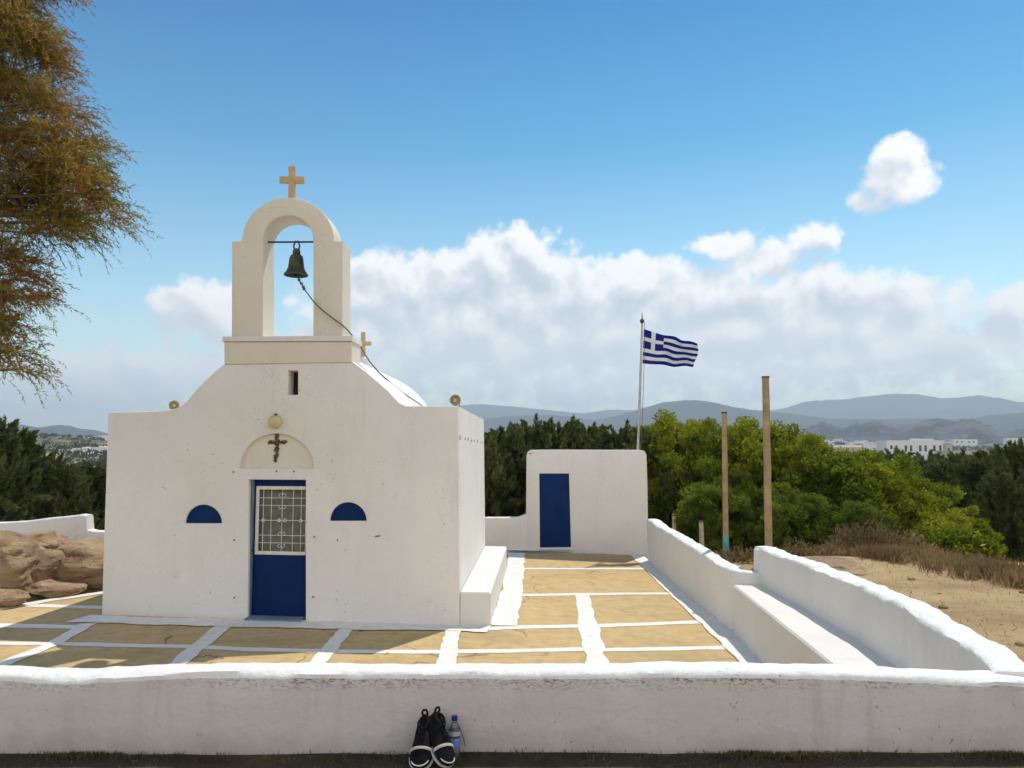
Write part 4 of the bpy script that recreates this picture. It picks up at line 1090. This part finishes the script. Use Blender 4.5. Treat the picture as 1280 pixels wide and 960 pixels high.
# ------------------------------------------------------------------ shoes and bottle
def loft(bm, secs, close=True):
    rings = [[bm.verts.new(p) for p in s] for s in secs]
    n = len(rings[0])
    for a, b in zip(rings[:-1], rings[1:]):
        for k in range(n): bm.faces.new((a[k], a[(k+1) % n], b[(k+1) % n], b[k]))
    bm.faces.new(rings[0][::-1]); bm.faces.new(rings[-1]); return rings
def make_shoe(loc, rot, label, mirror=1):
    # local frame: +Y is heel (up the wall), -Y toe, Z is out of the sole
    t = thing('sports_shoe', label, 'shoe', loc, 'pair of sports shoes leaning on the wall')
    Mx = Matrix.Rotation(rot[2], 3, 'Z') @ Matrix.Rotation(rot[0], 3, 'X') @ Matrix.Rotation(rot[1], 3, 'Y')
    T_ = lambda x, y, z: Vector(loc)+Mx @ Vector((x*mirror, y, z))
    Lh = .265
    def wdt(s): return .030+.019*math.sin(min(1, s*1.02)*PI*.9+.25)*(1.0)+.004 if s < .93 else .030*(1-(s-.93)/.07)**.5+.012
    def outl(s):      # half width along length, s=0 heel, 1 toe
        base = np.interp(s, [0, .06, .2, .45, .72, .88, .96, 1], [.024, .042, .049, .049, .060, .052, .035, .012]); return float(base)
    ss = [0, .03, .08, .16, .28, .4, .52, .64, .74, .83, .9, .95, .985, 1]
    bm = bmesh.new(); secs = []
    for s in ss:
        w_ = outl(s)*1.08; y = Lh*(1-s); zt = .013+.004*math.cos(s*5)
        secs.append([T_(-w_, y, 0.003), T_(-w_*.8, y, 0), T_(w_*.8, y, 0), T_(w_, y, .003), T_(w_*1.03, y, zt*.6), T_(w_*.98, y, zt), T_(-w_*.98, y, zt), T_(-w_*1.03, y, zt*.6)])
    loft(bm, secs); obj('sole', bm, M['rubber'], t, 50)
    bm = bmesh.new(); secs = []
    for s in ss:
        w_ = outl(s); y = Lh*(1-s); ht = float(np.interp(s, [0, .1, .3, .5, .75, .93, 1], [.082, .085, .075, .078, .055, .036, .026]))
        ring = []
        for k in range(14):
            a = -.15*PI+1.3*PI*k/13; x = w_*math.cos(a)*(.98 if k in (0, 13) else 1); z = .018+(ht-.018)*max(0, (math.sin(a)*.92+.08)); ring.append(T_(x, y, z if 0 < k < 13 else .018))
        secs.append(ring)
    loft(bm, secs); obj('upper', bm, M['black_fabric'], t, 60)
    bm = bmesh.new()          # ankle opening collar
    ring = [T_(.024*math.cos(a), Lh*(.80+.135*math.sin(a)), .086+.004*math.sin(a*2)) for a in [2*PI*k/20 for k in range(20)]]
    tube(bm, ring, .008, 8, closed=True); obj('collar', bm, M['black_fabric'], t, 60)
    bm = bmesh.new(); tube(bm, [T_(-.010, Lh*.97, .07), T_(-.014, Lh*1.0, .095), T_(-.007, Lh*1.03, .104), T_(.007, Lh*1.03, .104), T_(.014, Lh*1.0, .095), T_(.010, Lh*.97, .07)], .006, 6); obj('heel_loop', bm, M['black_fabric'], t, 60)
    for yy, mt in ((.33, M['tan_strap']),):
        bm = bmesh.new(); secs = []
        for k in range(13):
            a = PI*k/12; w_ = outl(1-yy)*1.03; x = w_*math.cos(a); z = .018+.046*math.sin(a)
            secs.append([T_(x, Lh*(yy+.03), z), T_(x*1.06, Lh*(yy+.02), z+.004), T_(x*1.06, Lh*(yy-.02), z+.003), T_(x, Lh*(yy-.03), z)])
        loft(bm, secs); obj('toe_strap', bm, mt, t, 60)
    bm = bmesh.new()
    tube(bm, [T_(.044*math.cos(a), Lh*(.18-.155*math.sin(a)) if True else 0, .028+.006*math.sin(a)) for a in [PI*k/14 for k in range(15)]], .0035, 6); obj('toe_piping', bm, M['rubber'], t, 60)
    for k in range(4):
        bm = bmesh.new(); yy = Lh*(.40+.055*k)+.01; tube(bm, [T_(-.016, yy, .074+.002*k), T_(0, yy+.006*(-1)**k, .081+.002*k), T_(.016, yy, .074+.002*k)], .0028, 5); obj('lace', bm, M['black_fabric'], t, 60)
    return t
gz = .655
p = G(527, 958, gz); make_shoe((p.x, y0-.245, gz+.006), (R(34), R(-5), R(-4)), 'left black sports shoe with white trim, leaning heel up on the front wall')
p = G(562, 949, gz); make_shoe((p.x, y0-.225, gz+.012), (R(38), R(14), R(33)), 'right black sports shoe with white trim, tilted between its pair and the bottle')
bl_ = P(568, 931, y0-.05)
bot = thing('water_bottle', 'small clear plastic water bottle with blue cap standing by the front wall', 'bottle', (bl_.x, y0-.05, gz-.0))
bo = Vector((bl_.x, y0-.05, gz)); k = .19/.21
bm = bmesh.new(); lathe(bm, [(0, .004), (.024, .0), (.029, .006), (.030, .03), (.028, .04), (.030, .05), (.030, .10), (.028, .105), (.030, .115), (.029, .130), (.022, .150), (.013, .172), (.012, .184), (0, .184)], bo, 24); obj('bottle_body', bm, M['plastic'], bot, 50)
bm = bmesh.new(); lathe(bm, [(0, .183), (.0155, .183), (.016, .187), (.016, .203), (.013, .206), (0, .206)], bo, 20); obj('cap', bm, M['cap_blue'], bot, 40)
bm = bmesh.new(); lathe(bm, [(.0312, .112), (.0314, .112), (.0314, .134), (.0305, .134)], bo, 24); obj('upper_label', bm, M['label'], bot, 40)
bm = bmesh.new(); lathe(bm, [(.0310, .052), (.0316, .053), (.0316, .098), (.0310, .099)], bo, 24); obj('label_band', bm, M['label_blue'], bot, 40)
bm = bmesh.new(); tube(bm, [P(568, 903, y0-.03), P(574, 908, y0-.02), P(579, 922, y0-.03), P(582, 934, y0-.04)], .0018, 5)
tag(obj('dry_stalk', bm, M['black_iron']), 'thin dark dry stalk bending down beside the water bottle', 'stalk')

# ------------------------------------------------------------------ hills
def ridge(name, label, pts, D, depth, mat, rough, base_y, seed):
    pts = sorted(pts); X = np.array([p[0] for p in pts]); Y = np.array([p[1] for p in pts])
    cols = np.arange(X[0], X[-1]+1, 3.0); rows = np.linspace(-1, 1, 25)
    vs = []; 
    for px in cols:
        y = np.interp(px, X, Y); d = ray(px, 560); d = Vector((d.x, d.y, 0)).normalized()
        ztop = P(px, y, D*d.y).z
        fade = 1
        for r_ in rows:
            dist = D*(1+depth*r_); q = d*dist
            prof = max(0, 1-abs(r_)**1.25)
            nn = fbm(q.x/(D*.05)+seed, q.y/(D*.05), 0, 6)
            z = -12+(ztop+12)*prof+rough*ztop*nn*(4*prof*(1-prof)+.12)
            if abs(r_) < .01: z = ztop+rough*ztop*(.12*fbm(px*.12, seed, 0, 4)+(.45*abs(fbm(px*.09, seed, 3, 5)) if rough > .3 else 0))
            vs.append((q.x, q.y, z))
    n = len(rows); fs = [(i*n+j, (i+1)*n+j, (i+1)*n+j+1, i*n+j+1) for i in range(len(cols)-1) for j in range(n-1)]
    me = bpy.data.meshes.new(name); me.from_pydata(vs, [], fs); me.polygons.foreach_set('use_smooth', [True]*len(fs))
    return tag(link(name, me, mat), label, kind='structure')
ridge('hills', 'nearer rocky hills with dark crags beyond the plain', [(900, 556), (960, 548), (994, 535), (1003, 541), (1018, 532), (1029, 527.5), (1043, 534), (1057, 536), (1067, 530.5), (1080, 531), (1092, 526), (1111, 529.5), (1122, 532), (1139, 531.5), (1155, 527), (1174, 523.5), (1186, 525), (1195, 528.5), (1206, 526), (1217, 524.5), (1230, 530), (1242, 536), (1256, 543), (1268, 540), (1280, 536), (1330, 528), (1400, 540), (1500, 552)], 2300, .22, M['hill_rocky'], .6, 556, 3)
ridge('hills', 'broad blue hill ridge behind the flag and posts', [(200, 548), (420, 533), (560, 527), (606, 523), (640, 520), (687, 518.5), (715, 521), (743, 525.5), (770, 520), (801, 511), (830, 503), (858, 500), (880, 500.8), (900, 504), (916, 508.5), (940, 512), (992, 517), (1038, 523), (1080, 524), (1167, 523), (1185, 524.5), (1215, 523.5), (1238, 518.5), (1280, 516), (1400, 508), (1600, 530)], 3900, .25, M['hill'], .25, 556, 9)
ridge('hills', 'low blue grey hill behind the white town on the left', [(-500, 545), (-300, 525), (-100, 526), (0, 529.5), (20, 530), (47, 534.5), (71, 531), (85, 532), (97, 535.5), (120, 538), (131, 541), (200, 552), (330, 558)], 3300, .22, M['hill'], .25, 556, 14)
ridge('hills', 'farthest pale mountain range fading into haze', [(300, 545), (480, 520), (560, 508), (600, 505), (640, 508), (700, 514), (730, 517), (760, 512), (800, 513), (860, 516), (930, 517), (980, 511), (1010, 501.5), (1035, 500), (1060, 499), (1090, 495), (1120, 492), (1150, 492.5), (1180, 498), (1200, 497), (1226, 494), (1250, 497), (1280, 503), (1400, 512), (1600, 540)], 6600, .2, M['hill'], .25, 556, 27)

# ------------------------------------------------------------------ town houses
def house(px, ytop, ybase, wpx, D, label, mat='house', nwin=4, floors=1, extra=0, dep=None, grp='white houses of the distant town'):
    c = P(px, ybase, D); s = D/F; w_ = wpx*s; zt = P(px, ytop, D).z; z_ = P(px, ybase, D).z; dep = dep or min(w_*.8, 12)
    t = thing('town_house', label, 'house', c, grp)
    zg = terrain(c.x, c.y)-1
    bm = bmesh.new(); box(bm, c.x-w_/2, c.x+w_/2, D, D+dep, min(zg, z_-1), zt); ht = zt-z_
    obj('wall', bm, M[mat], t, 0)
    bm = bmesh.new(); pr = ht*.06
    box(bm, c.x-w_/2-.1, c.x+w_/2+.1, D-.1, D+dep+.1, zt, zt+pr); obj('roof_parapet', bm, M[mat], t, 0)
    for f_ in range(floors):
        for k_ in range(nwin):
            x = c.x-w_/2+w_*(k_+.5+.15*math.sin(k_*3.3+px))/nwin; zz = z_+ht*(f_+.35)/floors; wh = ht/floors*.38; ww = min(w_/nwin*.32, wh*.8)
            bm = bmesh.new(); box(bm, x-ww/2, x+ww/2, D-.12, D+.2, zz, zz+wh); obj('window' if k_ != nwin//2 or f_ else 'door', bm, M['opening'], t, 0)
    if extra:
        bm = bmesh.new(); x = c.x+w_*extra; box(bm, x-w_*.14, x+w_*.14, D+.6, D+dep*.7, zt-.1, zt+ht*.16); obj('stair_tower', bm, M[mat], t, 0)
    return t
house(1145, 551.5, 571, 72, 420, 'long white two storey building with a row of dark windows beyond the conifers', nwin=8, floors=1, extra=.18)
house(1118, 562, 574, 20, 400, 'small white annexe at the left foot of the long white building', nwin=2)
house(1048, 560, 574, 72, 330, 'low cream building with a bright flat roof slab left of the long white building', 'house_beige', nwin=4)
house(1052, 556.5, 561, 78, 332, 'thin overhanging white roof terrace on the low cream building', nwin=3)
house(1215, 564, 574, 56, 380, 'long beige walled building right of the long white building', 'house_beige', nwin=2)
house(1187, 556, 572, 8, 382, 'narrow beige tower block beside the beige walled building', 'house_beige', nwin=1)
house(1092, 553, 557, 16, 1500, 'tiny white house with pointed roof left of the long white building', nwin=2)
house(1172, 543.5, 549, 34, 1900, 'brownish row of houses under the rocky hills', 'house_mauve', nwin=5)
house(1207, 549.5, 556, 30, 1300, 'white low house right of the round dark tree', nwin=4)
house(1222, 544, 552, 28, 1700, 'ochre house block above the white low house', 'house_beige', nwin=4)
house(1270, 548, 554, 22, 1500, 'small white house near the right edge of the plain', nwin=3)
house(1005, 552, 556, 14, 1500, 'small white house at the foot of the rocky hills, leftmost there', nwin=2)
house(1030, 551, 556, 12, 1600, 'small white house between the leftmost one and the cream building', nwin=2)
house(1068, 552.5, 556, 14, 1450, 'small white house above the cream building', nwin=2)
hl = [(60, 546, 552, 18, 900, 'house', 3, 'white house beside the dark tree top, leftmost of the left town'),
      (86, 547, 557, 22, 800, 'house_mauve', 2, 'mauve gabled house in the middle of the left town'),
      (101, 546.5, 554, 14, 820, 'house', 2, 'tall white house right of the mauve house'),
      (122, 545.5, 552, 20, 850, 'house', 5, 'white terraced house with dark windows nearest the chapel, upper row'),
      (83, 562, 571, 20, 480, 'house', 2, 'white house front at the left of the lower row'),
      (100, 560.5, 571.5, 20, 470, 'house', 4, 'white arcaded house in the middle of the lower row'),
      (120, 559.5, 571, 26, 490, 'house', 3, 'white house at the chapel end of the lower row'),
      (72, 581.5, 586, 16, 200, 'house', 1, 'white flat roof just above the olive junipers'),
      (106, 583, 587, 14, 190, 'house', 1, 'small white roof right of the flat roof above the junipers'),
      (34, 545, 550, 16, 950, 'house', 2, 'white house partly behind the pointed juniper')]
for px, yt, yb2, w_, D, mt, nw, lb in hl: house(px, yt, yb2, w_, D, lb, mt, nw, extra=.2 if nw > 2 else 0)
for k in range(34):
    px = random.uniform(985, 1285); D = random.choice((1100, 1400, 1700, 2000)); yb2 = {1100: 557.5, 1400: 555.5, 1700: 553, 2000: 550.5}[D]+random.uniform(-1, .8)
    w_ = random.uniform(7, 19)*1400/D; house(px, yb2-random.uniform(2.4, 4.4), yb2, w_, D, 'tiny white house among the scattered houses at the foot of the rocky hills', nwin=2, extra=.2 if k % 3 == 0 else 0, grp='tiny white houses below the rocky hills')
for k in range(22):
    px = random.uniform(30, 150); D = random.choice((650, 800, 1000)); yb2 = {650: 560, 800: 555, 1000: 550}[D]+random.uniform(-1.5, 1)
    w_ = random.uniform(8, 16); house(px, yb2-random.uniform(3.5, 5.5), yb2, w_, D, 'tiny white house among the scattered houses of the left hand town', nwin=3, extra=.2 if k % 3 == 0 else 0, grp='tiny white houses of the left hand town')
# hillside hamlet specks below the blue ridge
# scattered distant scrub and trees over the plain: one uncountable mass
n = 5200; pts = []
while len(pts) < n:
    az = R(random.uniform(-40, 40)); d = 70*math.exp(random.random()*math.log(2400/70)); x, y = math.sin(az)*d, math.cos(az)*d
    if fbm(x*.012+3, y*.012) < -.06 and random.random() < .8: continue
    if -.2 < az < .0 and d < 100: continue
    pts.append((x, y, terrain(x, y), d))
Cc, Dd, Ll, Ww = [], [], [], []
for x, y, z, d in pts:
    h_ = random.uniform(1.2, 3.4) if d < 500 else random.uniform(2, 5); w_ = h_*random.uniform(.6, 1.5); m = 46
    v = rng.normal(size=(m, 3)); v /= np.linalg.norm(v, axis=1, keepdims=True); v[:, 2] = np.abs(v[:, 2]); 
    Cc.append(np.array([x, y, z])+v*np.array([w_, w_, h_])*rng.random((m, 1))**.3); Dd.append(v+rng.normal(size=(m, 3))*.5+np.array([0, 0, .4])); Ll.append(np.full(m, h_*.42)); Ww.append(np.full(m, h_*.26))
Cc = np.vstack(Cc)
tag(leaf_mesh('distant_scrub', Cc, np.vstack(Dd), rng.normal(size=Cc.shape), np.concatenate(Ll), np.concatenate(Ww), M['far_leaf']), 'dark distant trees and scrub spread over the plain', 'scrub', kind='stuff')

# ------------------------------------------------------------------ haze
HZ = 2.1e-4
bm = bmesh.new(); box(bm, -11500, 11500, -11500, 11500, -60, 560)
hz = obj('haze', bm, None, None, 0) if False else None
me = bpy.data.meshes.new('haze'); bm.to_mesh(me); bm.free()
m = bpy.data.materials.new('haze_air'); m.use_nodes = True; nt = m.node_tree; nt.nodes.clear()
out = nt.nodes.new('ShaderNodeOutputMaterial'); pv = nt.nodes.new('ShaderNodeVolumePrincipled')
pv.inputs['Color'].default_value = (.72, .86, 1.0, 1); pv.inputs['Density'].default_value = HZ; pv.inputs['Anisotropy'].default_value = .15
nt.links.new(pv.outputs[0], out.inputs['Volume'])
ho = link('haze', me, m); tag(ho, 'thin blue haze over the plain and hills', 'haze', kind='stuff')

# ------------------------------------------------------------------ sun, sky, clouds
SD = Vector((.30, .48, 1.0)).normalized()      # towards the sun
el = math.asin(SD.z); azs = math.atan2(SD.x, SD.y)
sun = bpy.data.lights.new('sun', 'SUN'); sun.energy = 2.9; sun.angle = R(.55); sun.color = (1, .94, .84)
so = bpy.data.objects.new('sun', sun); C.objects.link(so); so.rotation_euler = SD.to_track_quat('Z', 'Y').to_euler(); so.location = (0, 0, 50)
w = bpy.data.worlds.new('World'); scene.world = w; w.use_nodes = True; nt = w.node_tree; N, L = nt.nodes, nt.links
bg = N['Background']; BS = .09; BACK_FILL = 1.5; bg.inputs[1].default_value = BS
sky = N.new('ShaderNodeTexSky'); sky.sky_type = 'NISHITA'; sky.sun_disc = False; sky.sun_elevation = el; sky.sun_rotation = azs
sky.air_density = 1.0; sky.dust_density = .6; sky.ozone_density = 2.0
hs = N.new('ShaderNodeHueSaturation'); hs.inputs['Saturation'].default_value = 1.0; L.new(sky.outputs[0], hs.inputs['Color'])
tc = N.new('ShaderNodeTexCoord'); SKYIN = hs.outputs[0]; nrm = N.new('ShaderNodeVectorMath'); nrm.operation = 'NORMALIZE'; L.new(tc.outputs['Generated'], nrm.inputs[0])
sep = N.new('ShaderNodeSeparateXYZ'); L.new(nrm.outputs[0], sep.inputs[0])
AZ = math_n(nt, 'ARCTAN2', sep.outputs[0], sep.outputs[1]); EL = math_n(nt, 'ARCSINE', sep.outputs[2])
blobs = [(632, 322, 48, 38, 1), (665, 345, 62, 44, 1), (560, 362, 88, 44, 1), (487, 358, 62, 36, 1), (455, 350, 40, 30, .9), (720, 372, 110, 46, 1), (800, 360, 70, 36, 1), (850, 385, 110, 45, 1), (940, 378, 70, 26, .9), (1000, 365, 62, 30, 1), (1060, 378, 80, 34, .95), (1120, 380, 60, 24, .8),
         (600, 400, 200, 62, 1), (900, 405, 290, 48, .9), (700, 400, 160, 60, 1), (780, 470, 420, 34, .6), (1150, 440, 200, 40, .7), (912, 306, 44, 17, .75), (955, 325, 60, 20, .7), (1010, 302, 36, 20, .65), (1125, 212, 40, 32, 1), (1152, 226, 32, 20, .85), (1085, 250, 26, 16, .6), (1140, 238, 40, 16, .8), (1262, 375, 46, 24, .85),
         (232, 384, 40, 32, .95), (280, 395, 48, 34, .85), (105, 470, 90, 26, .8), (225, 468, 120, 28, .85), (60, 490, 160, 22, .7), (1100, 440, 190, 24, .6), (760, 440, 260, 28, .55), (470, 440, 200, 34, .55), (1260, 430, 90, 18, .55), (60, 500, 120, 16, .4), (1080, 380, 150, 26, .4),
         (1500, 380, 140, 60, .9), (-250, 440, 160, 45, .8)]
tint = ramp(nt, math_n(nt, 'MULTIPLY', EL, 1/1.0), [(0, (2.2, 1.95, 1.45)), (.1, (1.65, 1.6, 1.25)), (.2, (1.05, 1.35, 1.2)), (.38, (.22, .84, .98)), (.56, (.0, .50, .82))])
SKYIN = mixc(nt, 1.0, hs.outputs[0], tint, 'MULTIPLY')
grp = bpy.data.node_groups.new('cloud_density', 'ShaderNodeTree')
for nm in ('AZ', 'EL'): grp.interface.new_socket(nm, in_out='INPUT', socket_type='NodeSocketFloat')
for nm in ('Density', 'Fine'): grp.interface.new_socket(nm, in_out='OUTPUT', socket_type='NodeSocketFloat')
gi = grp.nodes.new('NodeGroupInput'); go = grp.nodes.new('NodeGroupOutput')
cb_ = grp.nodes.new('ShaderNodeCombineXYZ'); grp.links.new(gi.outputs[0], cb_.inputs[0]); grp.links.new(gi.outputs[1], cb_.inputs[1])
# billowy warp
wn = grp.nodes.new('ShaderNodeTexNoise'); wn.noise_dimensions='2D'; wn.inputs['Scale'].default_value = 14; wn.inputs['Detail'].default_value = 3; grp.links.new(cb_.outputs[0], wn.inputs['Vector'])
wv = grp.nodes.new('ShaderNodeVectorMath'); wv.operation = 'MULTIPLY_ADD'; wv.inputs[1].default_value = (.035, .03, 0); grp.links.new(wn.outputs['Color'], wv.inputs[0]); grp.links.new(cb_.outputs[0], wv.inputs[2])
sp = grp.nodes.new('ShaderNodeVectorMath'); sp.operation = 'SUBTRACT'; sp.inputs[1].default_value = (.0175, .015, 0); grp.links.new(wv.outputs[0], sp.inputs[0])
best = None
for (px, py, rx, ry, wt) in blobs:
    d = ray(px, py).normalized(); a_ = math.atan2(d.x, d.y); e_ = math.asin(d.z)
    k = math.cos(a_)
    sb_ = grp.nodes.new('ShaderNodeVectorMath'); sb_.operation = 'MULTIPLY_ADD'
    sx_, sy_ = F/(rx*k*k), F/(ry*k)
    sb_.inputs[1].default_value = (sx_, sy_, 0); sb_.inputs[2].default_value = (-a_*sx_, -e_*sy_, 0); grp.links.new(sp.outputs[0], sb_.inputs[0])
    ln = grp.nodes.new('ShaderNodeVectorMath'); ln.operation = 'DOT_PRODUCT'; grp.links.new(sb_.outputs[0], ln.inputs[0]); grp.links.new(sb_.outputs[0], ln.inputs[1])
    v_ = math_n(grp, 'MULTIPLY_ADD', ln.outputs['Value'], -wt*.62, wt)      # wt at centre, falling outwards
    best = v_ if best is None else math_n(grp, 'SMOOTH_MAX', best, v_, .35)
n1 = noise_n(grp, cb_.outputs[0], 26, 8, .67, .0); n1.node.noise_dimensions = '2D'
vor = grp.nodes.new('ShaderNodeTexVoronoi'); vor.feature = 'F1'; vor.voronoi_dimensions = '2D'; vor.inputs['Scale'].default_value = 38; vor.inputs['Detail'].default_value = 1.5
grp.links.new(sp.outputs[0], vor.inputs['Vector'])
nn = math_n(grp, 'MULTIPLY_ADD', n1, 2.6, -1.3)
nn = math_n(grp, 'ADD', nn, math_n(grp, 'MULTIPLY_ADD', vor.outputs['Distance'], -.55, .2))
cl = math_n(grp, 'MAXIMUM', best, -1.6)
dens = math_n(grp, 'ADD', math_n(grp, 'ADD', cl, .34), math_n(grp, 'MULTIPLY', nn, .62))
nc_ = noise_n(grp, cb_.outputs[0], 22, 3, .5); nc_.node.noise_dimensions = '2D'
coarse = math_n(grp, 'ADD', cl, math_n(grp, 'MULTIPLY_ADD', nc_, 2.2, -1.1))
grp.links.new(dens, go.inputs[0]); grp.links.new(coarse, go.inputs[1])
def dnode(da, de):
    g = N.new('ShaderNodeGroup'); g.node_tree = grp
    L.new(math_n(nt, 'ADD', AZ, da), g.inputs[0]); L.new(math_n(nt, 'ADD', EL, de), g.inputs[1]); return g
g0 = dnode(0, 0); g1 = dnode(.010, .024)
alpha = N.new('ShaderNodeMapRange'); alpha.interpolation_type = 'SMOOTHSTEP'; alpha.inputs[1].default_value = .18; alpha.inputs[2].default_value = .78
L.new(g0.outputs[0], alpha.inputs[0])
diff = math_n(nt, 'SUBTRACT', g0.outputs[1], g1.outputs[1])      # thinner cloud towards the sun = lit side
lit = math_n(nt, 'MULTIPLY_ADD', diff, .72, .54, clamp=True)
lit = math_n(nt, 'ADD', lit, math_n(nt, 'MULTIPLY_ADD', g0.outputs[0], -.22, .16), clamp=True)
thick = N.new('ShaderNodeMapRange'); thick.inputs[1].default_value = .7; thick.inputs[2].default_value = 1.7; L.new(g0.outputs[0], thick.inputs[0])
lit2 = math_n(nt, 'SUBTRACT', lit, math_n(nt, 'MULTIPLY', thick.outputs[0], .10), clamp=True)
ccol = ramp(nt, lit2, [(.08, (.46/BS, .49/BS, .54/BS)), (.45, (.60/BS, .61/BS, .625/BS)), (.9, (.84/BS, .81/BS, .77/BS))])
ccol = mixc(nt, ramp(nt, EL, [(.06, .8), (.19, 0)]), ccol, (.70/BS, .71/BS, .71/BS))
hor = N.new('ShaderNodeMapRange'); hor.inputs[1].default_value = 0.0; hor.inputs[2].default_value = .05; hor.inputs[3].default_value = .35; hor.inputs[4].default_value = .93
L.new(EL, hor.inputs[0])
af = math_n(nt, 'MULTIPLY', alpha.outputs[0], hor.outputs[0])
fin = mixc(nt, af, SKYIN, ccol)
# bright cloud bank added out of view behind the camera, lightens the shaded walls
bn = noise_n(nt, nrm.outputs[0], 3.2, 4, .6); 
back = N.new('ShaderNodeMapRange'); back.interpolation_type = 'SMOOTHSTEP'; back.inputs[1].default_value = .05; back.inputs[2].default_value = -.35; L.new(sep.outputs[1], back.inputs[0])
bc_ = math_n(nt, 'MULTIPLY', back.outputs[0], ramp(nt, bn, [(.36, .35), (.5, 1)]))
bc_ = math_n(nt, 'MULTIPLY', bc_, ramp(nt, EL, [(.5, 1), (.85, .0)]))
fin = mixc(nt, bc_, fin, (BACK_FILL/BS, BACK_FILL*.96/BS, BACK_FILL*.90/BS))
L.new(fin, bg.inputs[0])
w.cycles.sampling_method = 'MANUAL'; w.cycles.sample_map_resolution = 512

# ------------------------------------------------------------------ render
vs = scene.view_settings; vs.view_transform = 'Standard'; vs.look = 'None'; vs.exposure = .60; vs.gamma = 1
cy = scene.cycles; cy.use_denoising = True; cy.max_bounces = 6; cy.diffuse_bounces = 4; cy.transmission_bounces = 4; cy.volume_bounces = 0; cy.transparent_max_bounces = 6
cy.use_adaptive_sampling = True; cy.adaptive_threshold = .02; cy.sample_clamp_indirect = 8; cy.caustics_reflective = False; cy.caustics_refractive = False
for o in list(scene.objects):
    if o.get('label') == 'x': print('UNPLACED', o.name)
print('OBJECTS', len(scene.objects))
